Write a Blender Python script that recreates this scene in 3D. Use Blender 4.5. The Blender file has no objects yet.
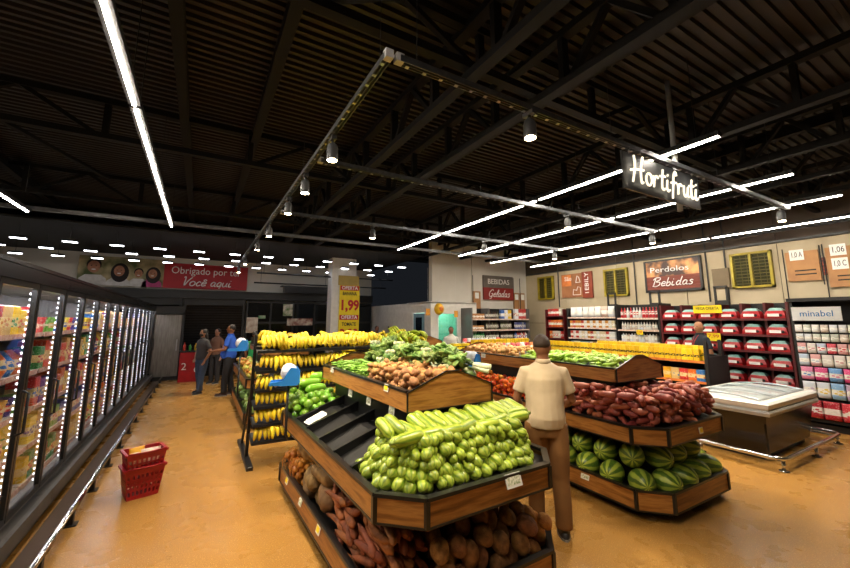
import bpy, bmesh, math, random
from mathutils import Vector, Matrix, Euler
import numpy as np
random.seed(7)
scene = bpy.context.scene
C = scene.collection
PI = math.pi

# ------------------------------------------------------------ camera
FPX, PY, HY, CAMH = 379.56, 262.0, 319.5, 1.88      # focal length, optical axis row and horizon row in pixels of an 850 x 568 frame
PITCH = math.atan((HY - PY) / FPX)
YAW = math.radians(30.375)
cd = bpy.data.cameras.new('camera'); cam = bpy.data.objects.new('camera', cd); C.objects.link(cam)
cd.sensor_fit = 'HORIZONTAL'; cd.sensor_width = 36.0; cd.lens = 36.0 * FPX / 850.0
cd.shift_y = -(284.0 - PY) / 850.0
cd.clip_start = 0.05; cd.clip_end = 200
cam.location = (0, 0, CAMH)
cam.rotation_euler = (PI / 2 + PITCH, 0, -YAW)
scene.camera = cam

# ------------------------------------------------------------ world, exposure
w = bpy.data.worlds.new('world'); scene.world = w; w.use_nodes = True
w.node_tree.nodes['Background'].inputs[0].default_value = (0.35, 0.4, 0.5, 1)
w.node_tree.nodes['Background'].inputs[1].default_value = 0.02
vs = scene.view_settings
vs.view_transform = 'Standard'; vs.look = 'None'; vs.gamma = 1.0; vs.use_curve_mapping = False
vs.exposure = 0.35
cy = scene.cycles
cy.use_denoising = True
cy.max_bounces = 8; cy.diffuse_bounces = 3; cy.glossy_bounces = 3; cy.transparent_max_bounces = 16; cy.transmission_bounces = 4
cy.sample_clamp_indirect = 4.0; cy.caustics_reflective = False; cy.caustics_refractive = False

# ------------------------------------------------------------ light levels of the store's lamps (used by the lamp builders)
LED_W, SPOT_W, SMALL_EMIT, FREEZER_EMIT = 150.0, 175.0, 13.0, 30.0

def ray(u, v):
    x = (u - 425) / FPX; y = (PY - v) / FPX
    fw = math.cos(PITCH) - y * math.sin(PITCH); up = math.sin(PITCH) + y * math.cos(PITCH)
    return Vector((fw * math.sin(YAW) + x * math.cos(YAW), fw * math.cos(YAW) - x * math.sin(YAW), up))
def onx(u, v, X): r = ray(u, v); return Vector((0, 0, CAMH)) + r * (X / r.x)
def ony(u, v, Y): r = ray(u, v); return Vector((0, 0, CAMH)) + r * (Y / r.y)
def onz(u, v, Z): r = ray(u, v); return Vector((0, 0, CAMH)) + r * ((Z - CAMH) / r.z)

# ------------------------------------------------------------ mesh builder
class MB:
    def __init__(s): s.v = []; s.f = []; s.mi = []; s.m = 0
    def add(s, vs_, fs):
        n = len(s.v); s.v += [tuple(a) for a in vs_]; s.f += [tuple(i + n for i in a) for a in fs]; s.mi += [s.m] * len(fs); return s
    def box(s, x0, x1, y0, y1, z0, z1):
        if x0 > x1: x0, x1 = x1, x0
        if y0 > y1: y0, y1 = y1, y0
        if z0 > z1: z0, z1 = z1, z0
        return s.add([(x0,y0,z0),(x1,y0,z0),(x1,y1,z0),(x0,y1,z0),(x0,y0,z1),(x1,y0,z1),(x1,y1,z1),(x0,y1,z1)],
                     [(0,3,2,1),(4,5,6,7),(0,1,5,4),(1,2,6,5),(2,3,7,6),(3,0,4,7)])
    def bev(s, x0, x1, y0, y1, z0, z1, b=.01):
        # box with chamfered vertical and top edges
        ring = lambda i, z: [(x0+b+i,y0+i,z),(x1-b-i,y0+i,z),(x1-i,y0+b+i,z),(x1-i,y1-b-i,z),(x1-b-i,y1-i,z),(x0+b+i,y1-i,z),(x0+i,y1-b-i,z),(x0+i,y0+b+i,z)]
        return s.loft([ring(0, z0), ring(0, z1 - b), ring(b * .8, z1)])
    def loft(s, rings, cap=True, close=True):
        n = len(rings[0]); vs_ = [p for r in rings for p in r]; fs = []
        for k in range(len(rings) - 1):
            for i in range(n if close else n - 1):
                j = (i + 1) % n; fs.append((k*n+i, k*n+j, (k+1)*n+j, (k+1)*n+i))
        if cap: fs.append(tuple(reversed(range(n)))); fs.append(tuple((len(rings)-1)*n + i for i in range(n)))
        return s.add(vs_, fs)
    def prism(s, poly, d):
        # poly: list of 3-D points (planar), d: extrusion vector
        d = Vector(d); a = [Vector(p) for p in poly]
        return s.loft([[tuple(p) for p in a], [tuple(p + d) for p in a]])
    def tube(s, pts, r, n=8, cap=True, flat=1.0):
        pts = [Vector(p) for p in pts]; k = len(pts)
        rs = r if isinstance(r, (list, tuple)) else [r] * k
        rings = []; ref = None
        for i, p in enumerate(pts):
            t = (pts[min(i+1, k-1)] - pts[max(i-1, 0)]).normalized()
            if ref is None:
                ref = Vector((0, 0, 1)) if abs(t.z) < .9 else Vector((1, 0, 0))
            u = (ref - t * ref.dot(t))
            if u.length < 1e-5: u = Vector((1, 0, 0)).cross(t)
            u.normalize(); vv = t.cross(u); ref = u
            rings.append([tuple(p + (u * math.cos(2*PI*a/n) * flat + vv * math.sin(2*PI*a/n)) * rs[i]) for a in range(n)])
        return s.loft(rings, cap)
    def cyl(s, p0, p1, r0, r1=None, n=12): return s.tube([p0, p1], [r0, r0 if r1 is None else r1], n)
    def ball(s, c, r, nu=12, nv=8, rot=None, fn=None):
        rx, ry, rz = r if isinstance(r, (list, tuple)) else (r, r, r); c = Vector(c)
        vs_ = []; fs = []
        def P(a, b):
            d = Vector((math.cos(b) * math.cos(a), math.cos(b) * math.sin(a), math.sin(b)))
            q = Vector((d.x * rx, d.y * ry, d.z * rz))
            if fn: q = fn(q, d)
            if rot: q = rot @ q
            return tuple(c + q)
        vs_.append(P(0, -PI/2))
        for j in range(1, nv):
            for i in range(nu): vs_.append(P(2*PI*i/nu, -PI/2 + PI*j/nv))
        vs_.append(P(0, PI/2)); top = len(vs_) - 1
        for i in range(nu):
            k = (i + 1) % nu
            fs.append((0, 1 + k, 1 + i)); fs.append((top, 1 + (nv-2)*nu + i, 1 + (nv-2)*nu + k))
            for j in range(nv - 2): fs.append((1+j*nu+i, 1+j*nu+k, 1+(j+1)*nu+k, 1+(j+1)*nu+i))
        return s.add(vs_, fs)
    def lathe(s, c, prof, n=12):
        return s.loft([[(c[0] + r*math.cos(2*PI*i/n), c[1] + r*math.sin(2*PI*i/n), c[2] + z) for i in range(n)] for r, z in prof])
    def xform(s, mat):
        s.v = [tuple(mat @ Vector(p)) for p in s.v]; return s
    def mesh(s, name, mats, smooth=False):
        me = bpy.data.meshes.new(name); me.from_pydata(s.v, [], s.f)
        for m_ in (mats if isinstance(mats, (list, tuple)) else [mats]): me.materials.append(m_)
        if any(s.mi): me.polygons.foreach_set('material_index', s.mi)
        if smooth:
            me.polygons.foreach_set('use_smooth', [True] * len(me.polygons))
        me.update(); return me

def link(name, me, parent=None, loc=(0,0,0), rot=(0,0,0), scale=None):
    o = bpy.data.objects.new(name, me); C.objects.link(o)
    o.location = loc; o.rotation_euler = rot
    if scale: o.scale = scale
    if parent: o.parent = parent
    return o
def tag(o, label=None, cat=None, group=None, kind=None):
    if label: o['label'] = label
    if cat: o['category'] = cat
    if group: o['group'] = group
    if kind: o['kind'] = kind
    return o
def thing(name, label, cat, loc=(0,0,0), rz=0, group=None):
    return tag(link(name, None, None, loc, (0, 0, rz)), label, cat, group)
def part(name, mb, m, root, smooth=False, label=None):
    """a part modelled in world coordinates, moved into its (unrotated) root's frame"""
    l = root.location if root.parent is None else Vector((0,0,0))
    if root.parent is not None:
        q = root
        while q.parent is not None: q = q.parent
        l = q.location
    mb.v = [(a - l.x, b - l.y, c - l.z) for a, b, c in mb.v]
    o = link(name, mb.mesh(name, m, smooth), root)
    if label: o['label'] = label
    return o
def lpart(name, mb, m, root, smooth=False, loc=(0,0,0), rot=(0,0,0), label=None):
    """a part modelled in its root's own frame"""
    o = link(name, mb.mesh(name, m, smooth), root, loc, rot)
    if label: o['label'] = label
    return o
def single(name, mb, m, label=None, cat=None, group=None, smooth=False, kind=None):
    """a one-mesh top-level object from world coordinates; origin at its base"""
    a = np.array(mb.v); lo = a.min(0); hi = a.max(0)
    l = ((lo[0]+hi[0])/2, (lo[1]+hi[1])/2, lo[2])
    mb.v = [(x-l[0], y-l[1], z-l[2]) for x, y, z in mb.v]
    return tag(link(name, mb.mesh(name, m, smooth), None, l), label, cat, group, kind)
def struct(name, mb, m, smooth=False): return single(name, mb, m, smooth=smooth, kind='structure')
def copy_tree(o, parent=None):
    c = o.copy(); C.objects.link(c); c.parent = parent
    for ch in o.children: copy_tree(ch, c)
    return c
ORD = ['first','second','third','fourth','fifth','sixth','seventh','eighth','ninth','tenth','eleventh','twelfth','thirteenth','fourteenth','fifteenth','sixteenth']

# ------------------------------------------------------------ materials
MATS = {}
def srgb(h):
    if isinstance(h, str):
        h = h.lstrip('#'); c = [int(h[i:i+2], 16) / 255 for i in (0, 2, 4)]
        return tuple((x / 12.92 if x <= .04045 else ((x + .055) / 1.055) ** 2.4) for x in c) + (1,)
    return tuple(h) + (1,) if len(h) == 3 else tuple(h)
class N:
    """tiny node-tree helper"""
    def __init__(s, name):
        s.m = bpy.data.materials.new(name); s.m.use_nodes = True; s.t = s.m.node_tree; s.b = s.t.nodes['Principled BSDF']; s.out = s.t.nodes['Material Output']
    def n(s, typ, **kw):
        x = s.t.nodes.new(typ)
        for k, v in kw.items():
            if k.startswith('i_'): x.inputs[k[2:].replace('_', ' ')].default_value = v
            else: setattr(x, k, v)
        return x
    def l(s, a, b): s.t.links.new(a, b)
    def math(s, op, a, b=None):
        x = s.n('ShaderNodeMath', operation=op)
        for i, q in enumerate((a, b)):
            if q is None: continue
            if hasattr(q, 'links'): s.l(q, x.inputs[i])
            else: x.inputs[i].default_value = q
        return x.outputs[0]
    def mix(s, f, a, b, typ='MIX'):
        x = s.n('ShaderNodeMix', data_type='RGBA', blend_type=typ)
        for i, q in ((0, f), (6, a), (7, b)):
            if hasattr(q, 'links'): s.l(q, x.inputs[i])
            else: x.inputs[i].default_value = q
        return x.outputs[2]
    def ramp(s, fac, stops, interp='LINEAR'):
        x = s.n('ShaderNodeValToRGB'); cr = x.color_ramp; cr.interpolation = interp
        while len(cr.elements) > 1: cr.elements.remove(cr.elements[0])
        for i, (p, c) in enumerate(stops):
            e = cr.elements[0] if i == 0 else cr.elements.new(p)
            e.position = p; e.color = c
        s.l(fac, x.inputs[0]); return x.outputs[0]
    def coord(s, k='Object'): return s.n('ShaderNodeTexCoord').outputs[k]
    def mapped(s, sc, k='Object'):
        x = s.n('ShaderNodeMapping'); x.inputs['Scale'].default_value = sc; s.l(s.coord(k), x.inputs[0]); return x.outputs[0]
    def noise(s, vec, scale, detail=3, rough=.5):
        x = s.n('ShaderNodeTexNoise'); x.inputs['Scale'].default_value = scale; x.inputs['Detail'].default_value = detail; x.inputs['Roughness'].default_value = rough
        s.l(vec, x.inputs['Vector']); return x.outputs[0]
    def rnd(s): return s.n('ShaderNodeObjectInfo').outputs['Random']
    def bump(s, h, strength=.3, dist=.01):
        x = s.n('ShaderNodeBump'); x.inputs['Strength'].default_value = strength; x.inputs['Distance'].default_value = dist
        s.l(h, x.inputs['Height']); s.l(x.outputs[0], s.b.inputs['Normal'])
    def fin(s, col=None, rough=.5, metal=0.0, spec=.5):
        if col is not None:
            if hasattr(col, 'links'): s.l(col, s.b.inputs['Base Color'])
            else: s.b.inputs['Base Color'].default_value = col
        if hasattr(rough, 'links'): s.l(rough, s.b.inputs['Roughness'])
        else: s.b.inputs['Roughness'].default_value = rough
        s.b.inputs['Metallic'].default_value = metal; s.b.inputs['Specular IOR Level'].default_value = spec
        return s.m
def mat(name, c1, c2=None, scale=8, rough=.5, metal=0.0, rnd=0.0, bump=0.0, bscale=None, spec=.5, stretch=(1,1,1), detail=3, lo=.35, hi=.65):
    """plain / mottled procedural material; rnd varies brightness from object to object"""
    if name in MATS: return MATS[name]
    k = N(name); c1 = srgb(c1); col = c1
    vec = k.mapped(stretch)
    if c2 is not None:
        col = k.ramp(k.noise(vec, scale, detail), [(lo, c1), (hi, srgb(c2))])
    else:
        col = k.ramp(k.noise(vec, scale, 2), [(.3, tuple(x*.88 for x in c1[:3]) + (1,)), (.7, c1)])
    if rnd:
        h = k.n('ShaderNodeHueSaturation')
        k.l(k.math('ADD', k.math('MULTIPLY', k.rnd(), 2 * rnd), 1 - rnd), h.inputs['Value'])
        k.l(k.math('ADD', k.math('MULTIPLY', k.rnd(), rnd * .12), .5 - rnd * .06), h.inputs['Hue'])
        k.l(col, h.inputs['Color']); col = h.outputs[0]
    if bump: k.bump(k.noise(vec, bscale or scale * 3, 4), bump, .01)
    MATS[name] = k.fin(col, rough, metal, spec); return MATS[name]
def emit(name, c, s, base=None):
    if name in MATS: return MATS[name]
    k = N(name); k.b.inputs['Emission Color'].default_value = srgb(c); k.b.inputs['Emission Strength'].default_value = s
    MATS[name] = k.fin(srgb(base or c), .4); return MATS[name]
def wood(name, axis):
    k = N(name); sc = {'x': (1.2, 14, 14), 'y': (14, 1.2, 14)}.get(axis, (1.2, 14, 14))
    rt = k.n('ShaderNodeMapping'); rt.inputs['Rotation'].default_value = (0, 0, {'d': PI/4, 'e': -PI/4}.get(axis, 0)); k.l(k.coord(), rt.inputs[0])
    mp = k.n('ShaderNodeMapping'); mp.inputs['Scale'].default_value = sc; k.l(rt.outputs[0], mp.inputs[0]); v = mp.outputs[0]
    n1 = k.noise(v, 2.2, 6, .6)
    n2 = k.noise(v, .56, 3, .5)
    f = k.math('ADD', k.math('MULTIPLY', n1, .6), k.math('MULTIPLY', n2, .4))
    col = k.ramp(f, [(.3, srgb('#4d2c10')), (.43, srgb('#8a5722')), (.53, srgb('#b07a3c')), (.6, srgb('#8f5c26')), (.72, srgb('#6b401a'))])
    k.bump(f, .12, .004)
    return k.fin(col, .42)
def stripes(name, base, dark, n, wob=.6, width=.0, rough=.35, mott=.25, rnd=.12):
    """lengthwise stripes round a fruit whose axis is local x"""
    k = N(name); v = k.coord(); sep = k.n('ShaderNodeSeparateXYZ'); k.l(v, sep.inputs[0])
    ang = k.math('ARCTAN2', sep.outputs[2], sep.outputs[1])
    nz = k.noise(v, 14, 3)
    a = k.math('ADD', k.math('MULTIPLY', ang, n), k.math('MULTIPLY', nz, wob * 12))
    s = k.math('SINE', a)
    f = k.math('ADD', k.math('MULTIPLY', s, .5), .5)
    col = k.ramp(f, [(.45 + width, srgb(base)), (.75 + width, srgb(dark))])
    m2 = k.noise(v, 40, 2)
    col = k.mix(k.math('MULTIPLY', m2, mott), col, srgb(base))
    h = k.n('ShaderNodeHueSaturation'); k.l(k.math('ADD', k.math('MULTIPLY', k.rnd(), 2 * rnd), 1 - rnd), h.inputs['Value']); k.l(col, h.inputs['Color'])
    return k.fin(h.outputs[0], rough)
def packs(name, palette, label=('#f2efe6',), rough=.35, lo=.28, hi=.62, scale=7):
    """printed packaging: body colour picked per object from a palette, a lighter printed panel and blotches of print"""
    if name in MATS: return MATS[name]
    k = N(name); r = k.rnd(); n = len(palette)
    body = k.ramp(r, [(i / n, srgb(c)) for i, c in enumerate(palette)], 'CONSTANT')
    sep = k.n('ShaderNodeSeparateXYZ'); k.l(k.coord('Generated'), sep.inputs[0])
    z = sep.outputs[2]
    band = k.math('MULTIPLY', k.math('GREATER_THAN', z, lo), k.math('LESS_THAN', z, hi))
    pr = k.n('ShaderNodeTexVoronoi'); pr.inputs['Scale'].default_value = scale; k.l(k.mapped((2.2, 2.2, 4)), pr.inputs['Vector'])
    r2 = k.math('FRACT', k.math('MULTIPLY', r, 7.31))
    alt = k.ramp(r2, [(i / n, srgb(c)) for i, c in enumerate(palette[::-1])], 'CONSTANT')
    lab = k.mix(k.math('GREATER_THAN', pr.outputs['Distance'], .42), alt, srgb(label[0]))
    col = k.mix(band, body, lab)
    sp = k.noise(k.mapped((1, 1, 1)), 60, 2)
    col = k.mix(k.math('MULTIPLY', k.math('GREATER_THAN', sp, .62), .4), col, srgb('#f4f0e4'))
    MATS[name] = k.fin(col, rough); return MATS[name]
def glass(name, tint='#ffffff', gloss=.07):
    k = N(name); t = k.n('ShaderNodeBsdfTransparent'); t.inputs[0].default_value = srgb(tint)
    g = k.n('ShaderNodeBsdfGlossy'); g.inputs['Roughness'].default_value = .02
    lw = k.n('ShaderNodeLayerWeight'); lw.inputs['Blend'].default_value = .25
    f = k.math('ADD', k.math('MULTIPLY', lw.outputs['Facing'], .22), gloss)
    mx = k.n('ShaderNodeMixShader'); k.l(f, mx.inputs[0]); k.l(t.outputs[0], mx.inputs[1]); k.l(g.outputs[0], mx.inputs[2])
    k.l(mx.outputs[0], k.out.inputs['Surface']); return k.m

BLACK = mat('black_metal', '#161616', rough=.45); BLACKG = mat('black_gloss', '#101010', rough=.22)
TRAY = mat('tray_black', '#101011', '#161617', 20, .42)
STEEL = mat('steel', '#b9bbbd', '#a5a7aa', 30, .28, 1.0)
GALV = mat('galvanised', '#8d9093', '#a6a9ab', 12, .35, .9)
WHITE = mat('white_paint', '#e6e4de', rough=.6); CHROME = mat('chrome', '#d5d7da', rough=.12, metal=1.0)
WOODX, WOODY, WOODD, WOODE = (wood('wood_' + a, a) for a in 'xyde')
GLASS = glass('door_glass'); TRUSS = mat('truss_paint', '#0f0d0b', '#0a0908', 6, .75, spec=.25)
PAPER = mat('paper', '#f3f1ea', rough=.7); YPAPER = mat('yellow_paper', '#f5d90a', rough=.6); RPAPER = mat('red_print', '#c8141c', rough=.6)
BLKPR = mat('black_print', '#151310', rough=.7); WPR = mat('white_print', '#f4f2ee', rough=.6); REDPL = mat('red_plastic', '#a30f1c', '#8d0a16', 20, .35)
BLUEPL = mat('blue_plastic', '#2e86d8', rough=.35); SLAT = mat('shutter_steel', '#1d1f21', '#15171a', 4, .42, .3)

# ------------------------------------------------------------ lettering
def text_mesh(s, size, extr=.002, align='CENTER', bold=0.0):
    cu = bpy.data.curves.new('t', 'FONT'); cu.body = s; cu.size = size; cu.extrude = extr; cu.align_x = align; cu.align_y = 'CENTER'; cu.offset = bold; cu.resolution_u = 3
    ob = bpy.data.objects.new('t', cu); me = bpy.data.meshes.new_from_object(ob)
    bpy.data.objects.remove(ob); bpy.data.curves.remove(cu); return me
def text(name, s, size, m, root, loc, rz=0, rx=PI/2, bold=0.0, extr=.002, width=None):
    me = text_mesh(s, size, extr, 'CENTER', bold); me.materials.clear(); me.materials.append(m); me.name = name
    o = link(name, me, root, loc, (rx, 0, rz))
    if width:
        xs = [v.co.x for v in me.vertices]; k = width / max(1e-6, max(xs) - min(xs)); o.scale = (k, 1, 1)
    return o
def arc(cx, cy_, rx, ry, a0, a1, n=8): return [(cx + rx*math.cos(math.radians(a0+(a1-a0)*i/n)), cy_ + ry*math.sin(math.radians(a0+(a1-a0)*i/n))) for i in range(n+1)]
GL = {  # brush-script letters: strokes in units of the x-height, advance width last
 'H': ([[(.15,2.1),(.28,1.2),(.12,-.1)], [(1.05,2.2),(.9,1.1),(1.0,.05),(1.2,.1)], [(-.15,.8),(.4,1.0),(1.2,1.1)]], 1.45),
 'o': ([arc(.32,.5,.3,.5,60,430,14)], .78), 'r': ([[(.0,.95),(.1,.5),(.08,0)], [(.1,.55),(.3,.98),(.55,.85)]], .8),
 't': ([[(.25,1.75),(.2,.8),(.22,.15),(.4,0),(.55,.15)], [(-.08,1.1),(.55,1.2)]], .72), 'i': ([[(.08,.95),(.05,.3),(.18,0),(.38,.15)], [(.1,1.35),(.13,1.45)]], .58),
 'f': ([[(.6,1.6),(.42,1.95),(.24,1.6),(.18,.4),(.14,-.5)], [(-.08,.85),(.55,.98)]], .72), 'u': ([[(.0,.95),(.0,.3),(.18,0),(.42,.25),(.5,.95),(.5,.2),(.68,.05)]], .75),
 'B': ([[(.2,1.9),(.15,1),(.1,0)], [(-.1,1.5),(.2,1.95),(.7,1.95),(.8,1.5),(.3,1.05),(.85,.9),(.85,.25),(.4,-.05),(.0,.1)]], 1.1),
 'e': ([[(.05,.5),(.5,.6),(.45,.95),(.2,.95),(.03,.5),(.2,.03),(.6,.2)]], .68), 'b': ([[(.1,1.9),(.06,1),(.08,.1),(.35,0),(.52,.4),(.35,.85),(.1,.55)]], .68),
 'd': ([[(.48,.8),(.2,.95),(.02,.5),(.15,.03),(.42,.25)], [(.55,1.9),(.48,1),(.48,.15),(.68,.05)]], .78), 'a': ([[(.48,.85),(.2,.98),(.02,.5),(.15,.03),(.42,.25),(.5,.9),(.48,.15),(.68,.05)]], .76),
 's': ([[(.45,.85),(.22,.98),(.08,.75),(.4,.4),(.3,.03),(.0,.08)]], .58), 'G': ([[(.85,1.6),(.55,1.95),(.1,1.3),(.1,.5),(.45,0),(.8,.35),(.82,.85),(.5,.8)], [(.82,.6),(.75,-.35),(.4,-.5)]], 1.05),
 'l': ([[(.08,.3),(.35,1.5),(.25,1.9),(.1,1.2),(.12,.15),(.35,.05)]], .45), 'V': ([[(.0,1.8),(.2,1.9),(.38,.0),(.6,1.0),(.95,1.95)]], .95),
 'c': ([[(.5,.8),(.25,.98),(.03,.5),(.2,.02),(.55,.2)]], .62), 'ê': ([[(.05,.5),(.5,.6),(.45,.95),(.2,.95),(.03,.5),(.2,.03),(.6,.2)], [(.1,1.25),(.3,1.5),(.5,1.25)]], .68),
 'q': ([[(.48,.85),(.2,.98),(.02,.5),(.15,.03),(.42,.25),(.5,.9),(.46,-.5)]], .72), ' ': ([], .5), 'P': ([[(.15,1.9),(.12,0)], [(-.05,1.6),(.3,1.95),(.8,1.75),(.7,1.1),(.2,.95)]], .95),
}
def smooth_path(p, k=4):
    if len(p) < 3: return [Vector(a) for a in p]
    q = [Vector(a) for a in p]; out = []
    for i in range(len(q) - 1):
        a, b, c, d = q[max(i-1,0)], q[i], q[i+1], q[min(i+2,len(q)-1)]
        for j in range(k):
            t = j / k; out.append(.5*((2*b)+(c-a)*t+(2*a-5*b+4*c-d)*t*t+(3*b-a-3*c+d)*t**3))
    out.append(q[-1]); return out
def script(word, xh, brush, m, root, loc, rz=0, slant=.15, name='letter', depth=.35, width=None):
    """brush lettering, one mesh a letter, standing in a vertical plane; loc = left end of the base line in the root's frame"""
    total = sum(GL[c][1] for c in word) * xh; kx = 1 if width is None else width / total
    x = 0; M_ = Matrix.Rotation(rz, 3, 'Z')
    for c in word:
        st, adv = GL[c]
        if st:
            mb = MB()
            for p in st:
                pts = [((q.x + slant*q.y) * xh * kx, 0, q.y * xh) for q in smooth_path([Vector(a) for a in p])]
                mb.tube(pts, brush, 6)
            mb.v = [(a, b*depth, c_) for a, b, c_ in mb.v]
            o = lpart(name, mb, m, root, True); o.location = Vector(loc) + M_ @ Vector((x, 0, 0)); o.rotation_euler = (0, 0, rz)
        x += adv * xh * kx
    return x

# ============================================================ THE SETTING
XL, XR, YB, YF, ZC = -5.0, 10.62, 15.3, -4.0, 4.55
def floor_mat():
    k = N('terrazzo_floor'); v = k.coord()
    base = k.ramp(k.noise(v, .5, 3, .5), [(.3, srgb('#93672a')), (.7, srgb('#a87a39'))])
    vo = k.n('ShaderNodeTexVoronoi'); vo.inputs['Scale'].default_value = 48; k.l(v, vo.inputs['Vector'])
    vo2 = k.n('ShaderNodeTexVoronoi'); vo2.inputs['Scale'].default_value = 95; k.l(v, vo2.inputs['Vector'])
    c = k.mix(k.math('MULTIPLY', k.math('LESS_THAN', vo.outputs['Distance'], .2), .5), base, srgb('#ecc98c'))
    c = k.mix(k.math('MULTIPLY', k.math('LESS_THAN', vo2.outputs['Distance'], .16), .55), c, srgb('#6e4717'))
    gn = k.noise(v, 130, 2); c = k.mix(k.math('MULTIPLY', k.math('GREATER_THAN', gn, .56), .3), c, srgb('#d9b272')); c = k.mix(k.math('MULTIPLY', k.math('LESS_THAN', gn, .42), .35), c, srgb('#5f4317'))
    r = k.math('ADD', k.math('MULTIPLY', k.noise(v, 3, 4), .16), .2)
    k.bump(k.noise(v, 40, 2), .03, .003)
    return k.fin(c, r, 0, .45)
struct('floor', MB().box(XL, XR, YF, YB, -.1, 0), floor_mat())
# corrugated roof sheet, ribs running across the store
mb = MB(); prof = []; y = YF
while y < YB:
    prof += [(y, ZC), (y+.045, ZC), (y+.055, ZC-.035), (y+.095, ZC-.035), (y+.105, ZC)]; y += .105
top = [[(XL, a, b), (XL, a, ZC+.05)] for a, b in prof]
n = len(prof); vs_ = [(XL, a, b) for a, b in prof] + [(XR, a, b) for a, b in prof]
mb.add(vs_, [(i, i+1, n+i+1, n+i) for i in range(n-1)])
mb.box(XL, XR, YF, YB, ZC+.03, ZC+.08)
struct('ceiling', mb, mat('roof_sheet', '#1f1914', '#2a221b', 1.5, .5, .2, stretch=(.3, 6, 1)))
wallm = mat('wall_plaster', '#d9d5cb', '#cdc8bc', 1.2, .8)
brownm = mat('brown_shaded_panel', '#4a3c2d', '#3f3225', 1.5, .7)  # brown panels; shade above the lamp housings is put into this darker colour
tanm = mat('wall_concrete_panel', '#b9ab8f', '#a99b7f', 1.1, .8)
struct('wall_back', MB().box(XL, 6.28, YB, YB+.2, 0, ZC), wallm)
struct('wall_left', MB().box(XL-.2, XL, YF, YB, 0, ZC), mat('wall_left_paint', '#bdb8ad', rough=.8))
struct('wall_front', MB().box(XL, XR, YF-.2, YF, 0, ZC), mat('wall_front_paint', '#8d8880', rough=.8))
# right wall: cast panels with recessed joints
wr = struct('wall_right', MB().box(XR+.03, XR+.25, YF, 10.7, 0, ZC), mat('wall_joint', '#6e6657', rough=.9))
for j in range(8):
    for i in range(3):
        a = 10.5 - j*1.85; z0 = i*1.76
        part('panel', MB().box(XR, XR+.04, a-1.835, a, z0, min(z0+1.745, ZC)), tanm if i < 2 else brownm, wr)  # top row takes the brown with the shade painted in
wb = struct('wall_office', MB().box(6.45, XR, 10.55, 10.75, 2.4, ZC), wallm)
part('panel', MB().box(8.05, XR, 10.5, 10.56, 0, ZC), wallm, wb)
# the office block below it, with its doorway and windows
ow = MB()
for x0, x1, z0, z1 in ((6.28, 6.52, 0, 2.43), (6.52, 7.32, 0, 1.1), (6.52, 7.32, 2.1, 2.43), (7.32, 7.5, 0, 2.43), (7.5, 7.85, 0, 1.1), (7.5, 7.85, 2.1, 2.43), (7.85, 8.1, 0, 2.43)): ow.box(x0, x1, 10.35, 10.5, z0, z1)
ow.box(6.28, 6.4, 10.5, 10.75, 0, 2.43); ow.box(6.28, 6.4, 11.55, 15.3, 0, 2.43); ow.box(6.28, 6.4, 10.75, 11.55, 2.1, 2.43); ow.box(6.28, 8.1, 10.35, 12, 2.4, 2.45)
struct('wall_office_front', ow, mat('office_paint', '#e9e5dc', rough=.7))
struct('wall_office_inside', MB().box(6.4, 8.3, 11.9, 12.0, 0, 2.4).box(8.2, 8.3, 10.8, 12, 0, 2.4), mat('mint_paint', '#a9d6c4', rough=.7))
for i, (a, b) in enumerate(((6.52, 7.32), (7.5, 7.85))):
    o = struct('window_%d' % (i+1), MB().box(a, b, 10.34, 10.4, 1.1, 1.14).box(a, b, 10.34, 10.4, 2.06, 2.1).box(a, a+.04, 10.34, 10.4, 1.14, 2.06).box(b-.04, b, 10.34, 10.4, 1.14, 2.06), WHITE)
    part('pane', MB().box(a+.04, b-.04, 10.37, 10.376, 1.14, 2.06), glass('mint_glass_%d' % i, '#c9ece0', .05), o)
dr = struct('door_1', MB().box(6.3, 6.36, 10.78, 11.52, 0, 2.08), mat('door_blue', '#7ea6b8', rough=.5))
part('pane', MB().box(6.285, 6.3, 10.95, 11.35, .9, 1.95), mat('door_dark_glass', '#16222b', rough=.1), dr)
part('door_handle', MB().cyl((6.27, 10.86, .95), (6.27, 10.86, 1.15), .012), STEEL, dr)
for i, (x, y0) in enumerate(((6.75, 11.2), (7.7, 11.3))):
    l = bpy.data.lights.new('office_lamp_light', 'POINT'); l.energy = 16; l.color = (.95, 1, .98); l.shadow_soft_size = .1
    r = thing('office_ceiling_lamp', ['round white lamp on the ceiling of the mint office room', 'round white lamp at the right end of the mint office'][i], 'lamp', (x, y0, 2.25))
    lo = link('office_lamp_light', l, r, (0, 0, -.08)); part('shade', MB().lathe((x, y0, 2.26), [(.03, .14), (.03, .05), (.16, .03), (.16, 0)], 16), WHITE, r)

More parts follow.
